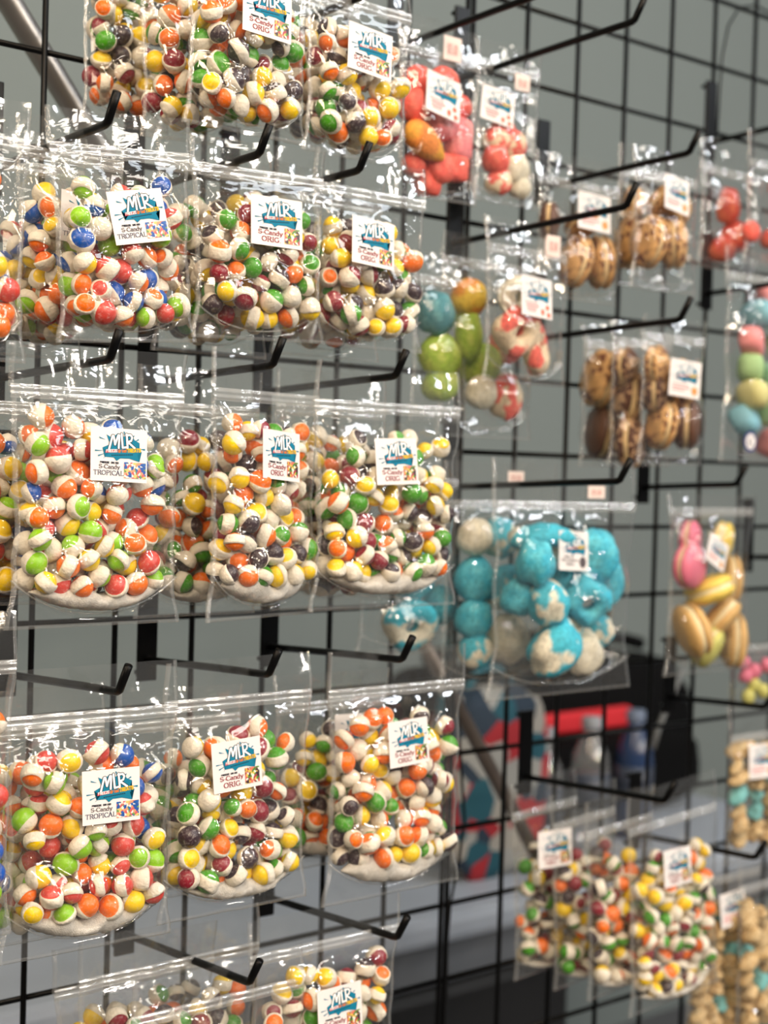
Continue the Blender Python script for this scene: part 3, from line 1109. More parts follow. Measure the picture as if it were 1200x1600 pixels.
def lumpy(kind, mat, seed, amp=0.10):
    k = (kind, mat.name, seed % 4, amp)
    if k in LUMP:
        return LUMP[k]
    g = random.Random(seed % 4 + 11 * len(kind))
    wv = [(Vector([g.gauss(0, 1) for _ in range(3)]) * (2.0 if i < 4 else 5.5), g.uniform(0, 6.3), 1.0 if i < 4 else 0.35) for i in range(8)]

    def bump(d):
        return 1 + amp * 0.5 * sum(a * math.sin(w_.dot(d) + p) for w_, p, a in wv)
    V, F = [], []
    if kind == 'ring':
        n, m = 28, 14
        for i in range(n):
            a = 2 * math.pi * i / n
            for j in range(m):
                c = 2 * math.pi * j / m
                d = Vector((math.cos(a) * (0.62 + 0.42 * math.cos(c)), 0.46 * math.sin(c), math.sin(a) * (0.62 + 0.42 * math.cos(c))))
                V.append(d * bump(d * 1.3))
        for i in range(n):
            for j in range(m):
                F.append((i * m + j, i * m + (j + 1) % m, ((i + 1) % n) * m + (j + 1) % m, ((i + 1) % n) * m + j))
    else:
        n, m = 24, 16
        V.append(Vector((0, 0, 1)) * bump(Vector((0, 0, 1))))
        for i in range(1, m):
            t = math.pi * i / m
            for j in range(n):
                a = 2 * math.pi * j / n
                d = Vector((math.sin(t) * math.cos(a), math.sin(t) * math.sin(a), math.cos(t)))
                p = d * bump(d)
                if kind == 'drop':
                    f = 0.62 + 0.38 * math.cos(t + math.pi) - 0.1 * math.cos(2 * t)
                    f = 0.28 + 0.72 * (i / m) ** 0.7 * (1 if i < m - 3 else 0.9)
                    p = Vector((p.x * f * 1.1, p.y * f * 1.1, p.z))
                elif kind == 'block':
                    f = lambda v: math.copysign(abs(v) ** 0.62, v)
                    p = Vector((f(p.x), f(p.y), f(p.z))) * 0.92
                V.append(p)
        V.append(Vector((0, 0, -1)) * bump(Vector((0, 0, -1))))
        for j in range(n):
            F.append((0, 1 + j, 1 + (j + 1) % n))
        for i in range(m - 2):
            for j in range(n):
                j2 = (j + 1) % n
                F.append((1 + i * n + j, 1 + (i + 1) * n + j, 1 + (i + 1) * n + j2, 1 + i * n + j2))
        last = len(V) - 1
        for j in range(n):
            F.append((last, 1 + (m - 2) * n + (j + 1) % n, 1 + (m - 2) * n + j))
    LUMP[k] = mesh_np('puffed_sweet', V, F, [mat])
    return LUMP[k]


COOKIE = {}


def cookie_meshes(shell, cream):
    k = (shell.name, cream.name)
    if k not in COOKIE:
        prof = [(0.02, 0.52), (0.35, 0.50), (0.68, 0.42), (0.88, 0.28), (0.96, 0.14), (0.92, 0.10), (0.5, 0.10)]
        V, F = lathe_arrays(prof[::-1], 22)
        V = [(x, y, z + 0.02 * math.sin(9 * x + 5 * y)) for x, y, z in V]
        C, G = lathe_arrays([(0.5, -0.11), (0.86, -0.10), (0.90, 0.0), (0.86, 0.10), (0.5, 0.11)], 20)
        COOKIE[k] = (mesh_np('biscuit', V, F, [shell]), mesh_np('cream', C, G, [cream]))
    return COOKIE[k]


SNUM = [0]


def sweet(b, px, py, rpx, kind, mat, label, group, name='puffed_sweet', asp=(1, 1, 1), rot=(0, 0, 0), dy=0.0, amp=0.10, cream=None, cat='sweet'):
    """a sweet inside bag b, centred where the bag's middle sheet meets the given pixel"""
    SNUM[0] += 1
    c = on_plane(px, py, b.P + b.n * dy, b.n)
    dist = float(np.dot(c - CAM, CR[:, 1]))
    r = rpx * dist / FPX
    lc = b.inv @ Vector(c)
    mw = b.mat @ Matrix.Translation(lc) @ Matrix.Rotation(math.radians(rot[2]), 4, 'Y') @ Matrix.Rotation(math.radians(rot[0]), 4, 'X') @ Matrix.Rotation(math.radians(rot[1]), 4, 'Z')
    if kind == 'cookie':
        r *= 1.3
        mw = mw @ Matrix.Rotation(math.radians(90), 4, 'X')
        a, cr = cookie_meshes(mat, cream)
        o = empty(name, mw @ Matrix.Diagonal((r * asp[0], r * asp[2], r * asp[1], 1)))
        obj('biscuit', a, o)
        u = obj('biscuit', a, o)
        u.matrix_local = Matrix.Rotation(math.pi, 4, 'X')
        obj('cream', cr, o)
    else:
        o = obj(name, lumpy(kind, mat, SNUM[0], amp))
        o.matrix_world = mw @ Matrix.Diagonal((r * asp[0], r * asp[1] * 0.8, r * asp[2], 1))
    tag(o, label, cat, group)
    b.balls = np.concatenate([b.balls, [[lc.x, lc.y, lc.z, min(r * min(1.0, max(asp[0], asp[2]) * 0.85), 0.022)]]])
    return o

# ------------------------------------------------------------------ round candy bags on the near hooks
# top row
candy_bag(125, 262, -150, 200, -.035, 'orig', 'clear unlabelled candy bag at the back of the topmost stack over the metal pole', 'the rear bag of the topmost stack', seed=3, roll=-2)
candy_bag(215, 372, -130, 222, -.105, 'orig', 'clear candy bag squeezed second in the topmost stack with crumpled shiny bottom', 'the squeezed middle bag of the topmost stack', seed=4, roll=-3)
candy_bag(288, 482, -115, 210, -.155, 'orig', 'clear bag of mixed candies cut off by the top edge with its sticker half visible',
          'the bag cut by the top edge', seed=5, sticker=(417, 20, 'orig', 3))
candy_bag(425, 560, -40, 232, -.10, 'orig', 'clear candy bag mostly hidden behind the topmost bag beside the red chunks', 'the hidden bag behind the topmost one', seed=6)
candy_bag(474, 640, -45, 250, -.155, 'orig', 'clear bag of mixed candies in the top row beside the bag of red chunks', 'the top row bag beside the red chunks', seed=7,
          sticker=(577, 81, 'orig', 5), zipf=.18, top=.26)
# second row
candy_bag(-185, 44, 138, 560, -.168, 'trop', 'crumpled clear bag edge cut by the picture edge in the second row', 'the cut off bag of the second row', seed=8)
candy_bag(-12, 130, 205, 560, -.055, 'trop', 'clear bag with blue and lime candies deepest in the second row stack', 'the deepest tropical bag of the second row', seed=9)
candy_bag(22, 190, 190, 530, -.10, 'trop', 'clear tropical candy bag half hidden with only the edge of its sticker showing', 'the half hidden tropical bag of the second row', seed=10,
          sticker=(136, 345, 'trop', 4))
candy_bag(78, 300, 176, 535, -.155, 'trop', 'clear bag of tropical candies in the second row with a tilted sticker', 'the second row bag with tilted tropical sticker', seed=11,
          sticker=(217, 338, 'trop', -7), roll=-4.5, zipf=.18, top=.24)
candy_bag(240, 420, 210, 555, -.10, 'orig', 'clear candy bag half hidden between the tropical and original bags of the second row', 'the half hidden bag mid second row', seed=12)
candy_bag(297, 505, 222, 532, -.155, 'orig', 'clear bag of original candies in the middle of the second row', 'the middle bag of the second row', seed=13,
          sticker=(434, 347, 'orig', 3), roll=-2)
candy_bag(425, 595, 265, 560, -.10, 'orig', 'clear candy bag showing only a strip between two second row bags', 'the strip of bag in the second row', seed=14)
candy_bag(486, 662, 246, 545, -.155, 'orig', 'clear bag of original candies ending the second row beside the gummy rings', 'the last bag of the second row', seed=15,
          sticker=(581, 380, 'orig', 3), zipf=.20, top=.28)
# third row
candy_bag(-85, 150, 575, 945, -.10, 'trop', 'clear bag with orange and yellow candies peeking out behind the large tropical bag', 'the bag peeking out behind the large one', seed=16)
candy_bag(10, 284, 543, 978, -.158, 'trop', 'large clear bag of tropical candies with dust at the bottom in the third row', 'the large tropical bag of the third row', seed=17,
          sticker=(185, 711, 'trop', 2), dust=.010, layers=2.0, top=.215)
candy_bag(212, 402, 575, 962, -.105, 'orig', 'clear bag of original candies behind the narrow turned one of the third row', 'the bag behind the narrow turned one', seed=18, dust=.008)
candy_bag(326, 494, 550, 965, -.158, 'orig', 'narrow clear candy bag turned sideways in the third row with squeezed sticker', 'the narrow turned bag of the third row', seed=19, yaw=13,
          sticker=(442, 712, 'orig', 4), dust=.014, top=.21)
candy_bag(425, 600, 580, 950, -.105, 'orig', 'clear candy bag visible as a dark strip left of the last third row bag', 'the dark strip of bag in the third row', seed=20)
candy_bag(486, 716, 572, 950, -.158, 'orig', 'clear bag of original candies with thick white dust in the third row', 'the last bag of the third row', seed=21,
          sticker=(621, 721, 'orig', -2), zipf=.175, top=.23, dust=.011)
# fourth row
candy_bag(-215, 22, 960, 1480, -.172, 'trop', 'crumpled clear bag corner cut by the picture edge in the fourth row', 'the cut off bag of the fourth row', seed=22)
candy_bag(-55, 160, 1075, 1470, -.11, 'trop', 'clear candy bag hidden behind the fourth row tropical bag', 'the bag hidden behind the fourth row tropical', seed=42)
candy_bag(2, 272, 1040, 1482, -.158, 'trop', 'large clear bag of dusty tropical candies in the fourth row', 'the large tropical bag of the fourth row', seed=23,
          sticker=(173, 1243, 'trop', 0), dust=.012, zipf=.18, top=.245, roll=0.5)
candy_bag(180, 372, 1075, 1400, -.105, 'orig', 'clear candy bag peeking out between the first two fourth row bags', 'the peeking bag of the fourth row', seed=24, dust=.006)
candy_bag(250, 482, 1028, 1422, -.158, 'orig', 'clear bag of original candies in the middle of the fourth row', 'the middle bag of the fourth row', seed=25,
          sticker=(371, 1195, 'orig', -3), dust=.009)
candy_bag(425, 600, 1050, 1350, -.10, 'orig', 'clear candy bag with half a sticker showing behind the last fourth row bag', 'the half shown bag of the fourth row', seed=26,
          sticker=(557, 1150, 'orig', 2), dust=.010)
candy_bag(508, 720, 1012, 1395, -.158, 'orig', 'clear bag with many orange candies and thick dust ending the fourth row', 'the last bag of the fourth row', seed=27,
          sticker=(640, 1160, 'orig', -2), dust=.016, pal=['orange'] * 6 + ORIG)
# bottom row
candy_bag(80, 330, 1462, 1850, -.075, 'orig', 'clear bag with yellow and green candies behind in the bottom row', 'the rear bag of the bottom row', seed=28, dust=.004)
candy_bag(118, 400, 1440, 1850, -.11, 'orig', 'hazy clear candy bag seen through the bare hook in the bottom row', 'the hazy bag of the bottom row', seed=41)
candy_bag(200, 470, 1508, 1900, -.16, 'orig', 'clear bag with slanting zip at the bottom edge below the bare hook', 'the bag with slanting zip', seed=29, zipf=.15, top=.21)
candy_bag(385, 618, 1420, 1800, -.155, 'orig', 'clear labelled candy bag cut by the bottom edge of the picture', 'the labelled bag cut by the bottom edge', seed=30,
          sticker=(531, 1577, 'orig', -1), zipf=.15, top=.20)
# the stack at the lower right
for i, (x0, x1, yt, yb, Y, st) in enumerate([(800, 902, 1212, 1515, -.015, None), (862, 962, 1228, 1530, -.05, (883, 1330, 'orig', 4)),
                                             (915, 1020, 1238, 1545, -.085, None), (980, 1120, 1222, 1562, -.115, (1066, 1356, 'orig', 4))]):
    nm = ['first', 'second', 'third', 'last and fully visible'][i]
    candy_bag(x0, x1, yt, yb, Y, 'orig', 'blurred clear candy bag, ' + nm + ' of four in the lower right stack', 'the ' + nm + ' bag of four at lower right',
              seed=31 + i, sticker=st, zipf=.17, top=.27, dust=.005, res=(24, 38), roll=-4, floor_=.02, sag=.08, thick=.0135, layers=1.35)

# ------------------------------------------------------------------ bags of other sweets
K = dict(axis_scale=(1.1, 1.1, 1.1), bscale=14.0, bump=0.5)
M_CORAL = two_tone('coral_puff', lin(244, 98, 84), lin(250, 122, 104), **K)
M_PINK = two_tone('pink_puff', lin(246, 138, 142), lin(250, 160, 158), **K)
M_AMBER = two_tone('amber_puff', lin(246, 176, 62), lin(240, 142, 62), axis_scale=(.4, .4, .7), bscale=14, bump=.4)
M_PINKCREAM = two_tone('pink_cream_puff', lin(248, 112, 98), lin(243, 218, 184), axis_scale=(.9, .9, .9), soft=.02, bscale=12)
M_ORANGEYEL = two_tone('orange_yellow_puff', lin(244, 156, 56), lin(236, 196, 66), axis_scale=(.5, .5, .8), bscale=14)
M_LIME = two_tone('lime_puff', lin(160, 190, 60), lin(190, 206, 90), **K)
M_TEALP = two_tone('teal_puff', lin(80, 140, 150), lin(110, 165, 170), **K)
M_BLUEW = two_tone('blue_cream_puff', lin(70, 186, 208), lin(236, 228, 206), axis_scale=(.7, .7, .7), thr=.545, soft=.025, bscale=12, bump=.9)
M_BLUE = two_tone('blue_puff', lin(62, 178, 204), lin(104, 204, 218), axis_scale=(1.6, 1.6, 1.6), soft=.15, bscale=12, bump=.8)
M_CREAMP = two_tone('cream_puff', lin(232, 222, 198), lin(240, 232, 212), **K)
M_BISC = two_tone('drizzled_biscuit', lin(222, 172, 112), lin(120, 74, 50), axis_scale=(2.4, 2.4, 2.4), thr=.56, soft=.03, bscale=9, bump=.2)
M_CHOC = two_tone('chocolate_biscuit', lin(204, 164, 124), lin(92, 58, 44), axis_scale=(2.2, 2.2, 2.2), thr=.50, soft=.03, bscale=9, bump=.2)
M_DARKCHOC = plain('chocolate', lin(104, 70, 52), .5, .3, 6)
M_CREAM = plain('biscuit_cream', lin(232, 202, 150), .6, .1, 6)
M_YCREAM = plain('pale_cream', lin(246, 232, 190), .6, .1, 6)
M_REDCH = two_tone('red_chunk', lin(206, 70, 52), lin(224, 104, 66), **K)
M_MINT = plain('pastel_mint', lin(160, 206, 178), .7, .15, 5)
M_PGREEN = plain('pastel_green', lin(166, 200, 140), .7, .15, 5)
M_PBLUE = plain('pastel_blue', lin(134, 190, 206), .7, .15, 5)
M_PPINK = plain('pastel_pink', lin(240, 150, 150), .7, .15, 5)
M_PYEL = plain('pastel_yellow', lin(212, 206, 140), .7, .15, 5)
M_ROSE = plain('rose_shell', lin(226, 118, 142), .5, .12, 6)
M_LEMON = plain('lemon_shell', lin(238, 206, 96), .5, .12, 6)
M_TAN = plain('tan_wafer', lin(222, 178, 112), .6, .2, 5)
M_OLIVE = plain('pale_green_shell', lin(212, 206, 110), .5, .12, 6)
M_CLUST = two_tone('tan_cluster', lin(206, 166, 108), lin(232, 206, 160), axis_scale=(2, 2, 2), soft=.1, bscale=9, bump=.8)
M_CTEAL = plain('teal_bit', lin(120, 186, 186), .7, .15, 5)


def close(b, label, **kw):
    kw.setdefault('film', FILM_B)
    kw.setdefault('res', (26, 40))
    return finish_bag(b, 'sweet_bag', label, 'sweet bag', 'clear bags of other sweets', **kw)


def many(b, items, name, phrase):
    items = sorted(items, key=lambda it: (it[1], it[0]))
    total, seen = {}, {}
    for it in items:
        total[it[5]] = total.get(it[5], 0) + 1
    for it in items:
        px, py, r, kind, mat, colour = it[:6]
        kw = dict(it[6]) if len(it) > 6 else {}
        n, k = total[colour], seen.get(colour, 0)
        seen[colour] = k + 1
        if n > 1:                                # alike sweets of one bag are told apart by their height in it
            ordn = ['', 'second', 'third', 'fourth', 'fifth', 'sixth', 'seventh', 'eighth', 'ninth', 'tenth'][k]
            colour += ', ' + ('uppermost' if k == 0 else 'lowest' if k == n - 1 else ordn + ' from top') + ','
        sweet(b, px, py, r, kind, mat, colour + ' in ' + phrase, 'sweets in ' + phrase, name=kw.pop('name', name), **kw)


# red and pink puffed chunks, upper middle
b = new_bag(620, 746, 33, 312, -.06, zipf=.20, top=.28, sag=.05, seed=51, thick=.022)
many(b, [(652, 128, 26, 'ball', M_CORAL, 'coral red puffed chunk'), (646, 166, 27, 'ball', M_CORAL, 'coral red puffed chunk', dict(dy=-.006)),
         (692, 132, 30, 'ball', M_CORAL, 'coral red puffed chunk', dict(dy=.004)), (688, 188, 32, 'block', M_PINK, 'pink puffed chunk', dict(dy=.002)),
         (664, 222, 36, 'drop', M_AMBER, 'amber cone', dict(rot=(0, 0, 118), asp=(.85, .8, 1.25), dy=-.012, amp=.03, name='puffed_cone')),
         (716, 220, 28, 'block', M_PINK, 'pink puffed chunk', dict(asp=(.8, 1, 1.3))), (648, 256, 20, 'ball', M_CORAL, 'coral red puffed chunk'),
         (684, 262, 26, 'block', M_CORAL, 'coral red puffed chunk'), (710, 264, 24, 'block', M_CORAL, 'coral red puffed chunk'),
         (668, 284, 24, 'block', M_CORAL, 'coral red puffed chunk', dict(dy=.006)), (722, 166, 18, 'ball', M_CORAL, 'coral red puffed chunk')],
     'puffed_chunk', 'the bag beside the topmost original candies')
close(b, 'clear bag of red, pink and amber puffed chunks below a price tag', sticker=(691, 151, 'fruit', 7, 1.0), tags=[(706, 77, .022, .022)])
b = new_bag(742, 840, 68, 320, -.05, zipf=.16, top=.3, sag=.03, seed=52, thick=.02)
many(b, [(778, 218, 24, 'ball', M_PINKCREAM, 'pink and cream puffed chunk'), (800, 226, 26, 'ball', M_PINKCREAM, 'pink and cream puffed chunk'),
         (775, 250, 24, 'ball', M_CORAL, 'coral puffed chunk'), (806, 262, 26, 'ball', M_CREAMP, 'cream puffed chunk'), (812, 292, 20, 'ball', M_CREAMP, 'cream puffed chunk'), (780, 285, 22, 'ball', M_PINKCREAM, 'pink and cream puffed chunk'), (788, 205, 22, 'ball', M_CORAL, 'coral puffed chunk')],
     'puffed_chunk', 'the small bag by the red chunks')
close(b, 'small clear bag of coral and cream puffs hanging right of the red chunk bag', sticker=(789, 163, 'fruit', 8, .9), tags=[(815, 130, .020, .016)])
# gummy rings, middle
b = new_bag(642, 730, 395, 660, -.03, sag=.05, seed=53)
many(b, [(682, 492, 34, 'ball', M_TEALP, 'teal puffed ring end'), (690, 555, 36, 'ball', M_LIME, 'lime puffed ring end'), (690, 600, 30, 'ball', M_LIME, 'lime puffed ring end')],
     'puffed_ring', 'the rear bag behind the gummy rings')
close(b, 'clear bag with dark teal and lime puffs behind the orange and green one')
b = new_bag(684, 832, 372, 685, -.03, zipf=.14, top=.22, sag=.09, seed=54, thick=.024)
many(b, [(733, 464, 32, 'ball', M_ORANGEYEL, 'orange and yellow puffed ring'), (733, 526, 31, 'ball', M_LIME, 'lime green puffed ring', dict(asp=(.78, .8, 1.3))),
         (752, 570, 34, 'ball', M_LIME, 'lime green puffed ring', dict(dy=.008)), (752, 612, 30, 'ball', M_CREAMP, 'cream puffed ring', dict(asp=(1, .9, .95))),
         (790, 622, 36, 'ball', M_PINKCREAM, 'coral and cream puffed ring', dict(asp=(.85, .8, 1.0))), (790, 540, 30, 'ball', M_PINKCREAM, 'coral and cream puffed ring', dict(dy=.01))],
     'puffed_ring', 'the orange and green ring bag')
close(b, 'clear bag with orange, green and coral puffed rings behind the labelled ring bag')
b = new_bag(756, 884, 345, 600, -.085, zipf=.20, top=.27, sag=.10, seed=55, thick=.022)
many(b, [(808, 518, 43, 'ring', M_PINKCREAM, 'coral and cream puffed ring', dict(rot=(15, 10, 20), dy=-.006)), (836, 545, 42, 'ring', M_PINKCREAM, 'coral and cream puffed ring', dict(rot=(-30, 0, 70), dy=.008)),
         (808, 465, 34, 'ring', M_CREAMP, 'cream puffed ring', dict(dy=.006))], 'puffed_ring', 'the labelled bag of coral rings')
close(b, 'clear labelled bag of coral and cream puffed rings under a bare hook arm', sticker=(835, 465, 'fruit', 2, 1.0), tags=[(862, 385, .019, .02)])
# drizzled sandwich cookies, upper right
CK = dict(cream=M_CREAM, cat='cookie')
b = new_bag(836, 966, 246, 470, -.045, zipf=.2, top=.3, sag=.04, seed=56)
many(b, [(900, 408, 34, 'cookie', M_BISC, 'drizzled sandwich cookie', dict(rot=(0, 72, 12), asp=(.8, 1, 1), **CK)), (938, 410, 34, 'cookie', M_BISC, 'drizzled sandwich cookie', dict(rot=(0, 60, -6), asp=(.8, 1, 1), **CK)),
         (912, 350, 26, 'cookie', M_BISC, 'drizzled sandwich cookie', dict(rot=(60, 10, 0), **CK)), (858, 345, 24, 'cookie', M_DARKCHOC, 'chocolate sandwich cookie', dict(rot=(0, 40, 0), **CK))],
     'sandwich_cookie', 'the shaded cookie bag behind the bare hook')
close(b, 'shaded clear bag of sandwich cookies behind the bare hook tip', sticker=(928, 332, 'cookie', 3, 1.0), tags=[(860, 388, .018, .02)])
b = new_bag(963, 1048, 232, 452, -.045, zipf=.2, top=.28, sag=.0, seed=57)
many(b, [(990, 322, 25, 'cookie', M_BISC, 'drizzled sandwich cookie', dict(rot=(0, 40, 0), **CK)), (984, 380, 33, 'cookie', M_BISC, 'drizzled sandwich cookie', dict(rot=(0, 66, 6), asp=(.9, 1, 1), **CK))],
     'sandwich_cookie', 'the rear drizzled cookie bag')
close(b, 'clear cookie bag standing behind the labelled golden cookie bag')
b = new_bag(988, 1088, 234, 455, -.09, zipf=.2, top=.28, sag=.04, seed=58)
many(b, [(1032, 315, 22, 'cookie', M_BISC, 'golden drizzled sandwich cookie', dict(rot=(40, 20, 0), **CK)), (1016, 378, 31, 'cookie', M_BISC, 'golden drizzled sandwich cookie', dict(rot=(0, 75, 10), asp=(.9, 1, 1.1), **CK)),
         (1052, 380, 33, 'cookie', M_BISC, 'golden drizzled sandwich cookie', dict(rot=(0, 40, -4), asp=(.85, 1, 1), **CK)), (1056, 325, 24, 'cookie', M_BISC, 'golden drizzled sandwich cookie', dict(dy=.01, **CK))],
     'sandwich_cookie', 'the labelled golden cookie bag')
close(b, 'clear labelled bag of golden drizzled cookies on the upper right hook', sticker=(1060, 304, 'cookie', 5, .95))
# chocolate drizzled cookies
for i, (x0, x1, yt, yb, Y, its) in enumerate([
        (908, 992, 508, 730, -.03, [(938, 592, 37, 70, M_BISC), (942, 672, 37, 60, M_DARKCHOC)]),
        (952, 1046, 504, 728, -.065, [(978, 575, 26, 20, M_CHOC), (982, 622, 36, 55, M_CHOC), (984, 690, 34, 30, M_CHOC)]),
        (998, 1098, 496, 726, -.10, [(1026, 572, 26, 20, M_BISC), (1024, 610, 30, 35, M_CHOC), (1062, 600, 32, 10, M_BISC), (1034, 662, 33, 60, M_BISC), (1072, 662, 33, 40, M_DARKCHOC)])]):
    nm = ['rear', 'middle', 'labelled front'][i]
    b = new_bag(x0, x1, yt, yb, Y, zipf=.15, top=.22, sag=.03, seed=59 + i)
    many(b, [(px, py, r, 'cookie', mt, 'chocolate drizzled cookie', dict(rot=(0, ro, (ro - 40) * .4), asp=(.92, 1, 1), dy=(k % 2) * .006, **CK)) for k, (px, py, r, ro, mt) in enumerate(its)],
         'sandwich_cookie', 'the ' + nm + ' chocolate cookie bag')
    close(b, 'clear bag of chocolate drizzled cookies, ' + nm + ' of its three', sticker=(1065, 592, 'cookie', 4, 1.0) if i == 2 else None)
# red chunks and pastel taffy at the picture edge
b = new_bag(1092, 1190, 222, 425, -.02, sag=.03, seed=63, zipf=.25, top=.33)
many(b, [(1138, 325, 24, 'ball', M_REDCH, 'dark red chunk', dict(asp=(.8, 1, 1.2))), (1150, 370, 26, 'ball', M_REDCH, 'dark red chunk'), (1130, 390, 22, 'ball', M_REDCH, 'dark red chunk')],
     'red_chunk', 'the crumpled edge bag')
close(b, 'crumpled clear bag of dark red chunks left of the brighter red bag')
b = new_bag(1165, 1275, 215, 420, -.07, sag=.03, seed=64, zipf=.25, top=.33)
g_ = random.Random(5)
many(b, [(1172 + g_.uniform(0, 70), 290 + k * 12, 17, 'ball', M_REDCH if k % 3 else M_CORAL, 'bright red chunk') for k in range(10)], 'red_chunk', 'the red bag at the picture edge')
close(b, 'clear bag of bright red chunks cut by the picture edge')
b = new_bag(1128, 1290, 396, 725, -.07, sag=.0, seed=65, zipf=.14, top=.23, thick=.024)
g_ = random.Random(8)
many(b, [(px, py, r, 'block' if k % 3 else 'ball', mt, nm + ' taffy piece', dict(rot=(g_.uniform(-25, 25), g_.uniform(0, 90), g_.uniform(-30, 30)), dy=g_.uniform(-.008, .006), asp=(1.15, 1, .92)))
         for k, (px, py, r, mt, nm) in enumerate([(1186, 492, 27, M_PBLUE, 'blue'), (1174, 534, 25, M_PPINK, 'pink'), (1172, 574, 28, M_PGREEN, 'green'), (1176, 618, 28, M_PYEL, 'yellow'), (1164, 656, 27, M_PBLUE, 'blue'),
                                                  (1206, 640, 27, M_PGREEN, 'green'), (1206, 692, 28, M_PPINK, 'pink'), (1222, 540, 27, M_PYEL, 'yellow'), (1210, 590, 26, M_MINT, 'mint'), (1200, 466, 24, M_PPINK, 'pink'), (1222, 500, 24, M_MINT, 'mint')])],
     'taffy_piece', 'the pastel taffy bag')
root = close(b, 'clear bag of pastel taffy pieces with a round blue and white seal')
# its round seal: blue ring, white field, small dark curl
c = b.inv @ Vector(on_plane(1172, 690, b.P - b.n * .024, b.n))
V, F = lathe_arrays([(.0115, 0), (.0115, .0006)], 24)
seal = obj('round_seal', mesh_np('round_seal', V, F, [plain('seal_blue', lin(36, 46, 110), .5)], smooth=False), root)
seal.matrix_local = Matrix.Translation(c) @ Matrix.Rotation(math.radians(90), 4, 'X')
V, F = lathe_arrays([(.0085, .0006), (.0085, .0009)], 24)
obj('seal_field', mesh_np('seal_field', V, F, [PAPER], smooth=False), seal)
V, F = tube_arrays([(.0035 * math.cos(math.radians(t)), .0035 * math.sin(math.radians(t)), .0009) for t in range(60, 331, 18)], .0008, 6)
obj('seal_curl', mesh_np('seal_curl', V, F, [NAVY]), seal)

# blue puffed rings
b = new_bag(558, 712, 700, 1022, -.02, seed=66, sag=.06)
many(b, [(640, 978, 44, 'ring', M_BLUEW, 'blue and cream puffed ring', dict(dy=-.004, rot=(20, 0, 30))), (645, 900, 40, 'ball', M_BLUE, 'blue puffed ring'), (690, 945, 30, 'ball', M_BLUE, 'blue puffed ring', dict(dy=.01))],
     'puffed_ring', 'the blue bag behind the third row')
close(b, 'clear bag with one blue and cream ring showing below the third row')
b = new_bag(690, 862, 722, 1075, -.045, seed=67, zipf=.19, top=.25, sag=.07, thick=.026)
many(b, [(742, 838, 32, 'ball', M_CREAMP, 'cream puffed ring'), (782, 842, 32, 'ball', M_BLUEW, 'blue and cream puffed ring'), (745, 905, 36, 'ball', M_BLUE, 'blue puffed ring'), (790, 920, 38, 'ball', M_BLUEW, 'blue and cream puffed ring'),
         (740, 965, 34, 'ball', M_BLUE, 'blue puffed ring'), (795, 1000, 38, 'ball', M_CREAMP, 'cream puffed ring'), (745, 1015, 30, 'ball', M_BLUEW, 'blue and cream puffed ring')],
     'puffed_ring', 'the rear bag of blue rings')
close(b, 'large clear bag of blue and cream rings with bare film behind the labelled one', tags=[(803, 746, .022, .012)])
b = new_bag(764, 988, 718, 1084, -.105, seed=68, zipf=.20, top=.26, sag=.085, thick=.027)
A_ = dict(amp=.17)
many(b, [(848, 850, 46, 'ring', M_BLUEW, 'blue and cream puffed ring', dict(asp=(1.1, 1.2, .9), dy=.006, rot=(50, 0, 10), **A_)), (838, 882, 35, 'ball', M_BLUE, 'bright blue puffed ring', dict(dy=-.008, **A_)),
         (925, 868, 45, 'ball', M_BLUE, 'bright blue puffed ring', dict(asp=(1, 1, 1.1), **A_)), (855, 940, 35, 'ball', M_BLUEW, 'blue and cream puffed ring', dict(dy=-.010, rot=(0, 0, 150), **A_)),
         (918, 942, 38, 'ring', M_BLUE, 'bright blue puffed ring', dict(dy=-.010, rot=(35, 0, 60), asp=(1, 1.4, 1), **A_)), (890, 908, 30, 'ball', M_BLUE, 'bright blue puffed ring', dict(dy=.01, **A_)),
         (955, 905, 28, 'ball', M_BLUE, 'bright blue puffed ring', dict(dy=.008, asp=(.8, 1, 1.4), **A_)), (882, 975, 34, 'ball', M_BLUEW, 'blue and cream puffed ring', dict(dy=.012, **A_)),
         (864, 1017, 45, 'ball', M_BLUEW, 'blue and cream puffed ring', dict(dy=-.008, rot=(0, 40, 40), **A_)), (914, 1018, 36, 'ball', M_CREAMP, 'cream puffed ring', dict(dy=.004, **A_)),
         (812, 930, 34, 'ball', M_BLUE, 'bright blue puffed ring', dict(dy=.012, **A_)), (932, 985, 30, 'ball', M_BLUEW, 'blue and cream puffed ring', dict(dy=.01, **A_))],
     'puffed_ring', 'the labelled bag of blue rings')
close(b, 'large clear labelled bag of bright blue puffed rings', sticker=(898, 861, 'rings', 3, 1.0), tags=[(931, 769, .024, .012)], res=(32, 50))
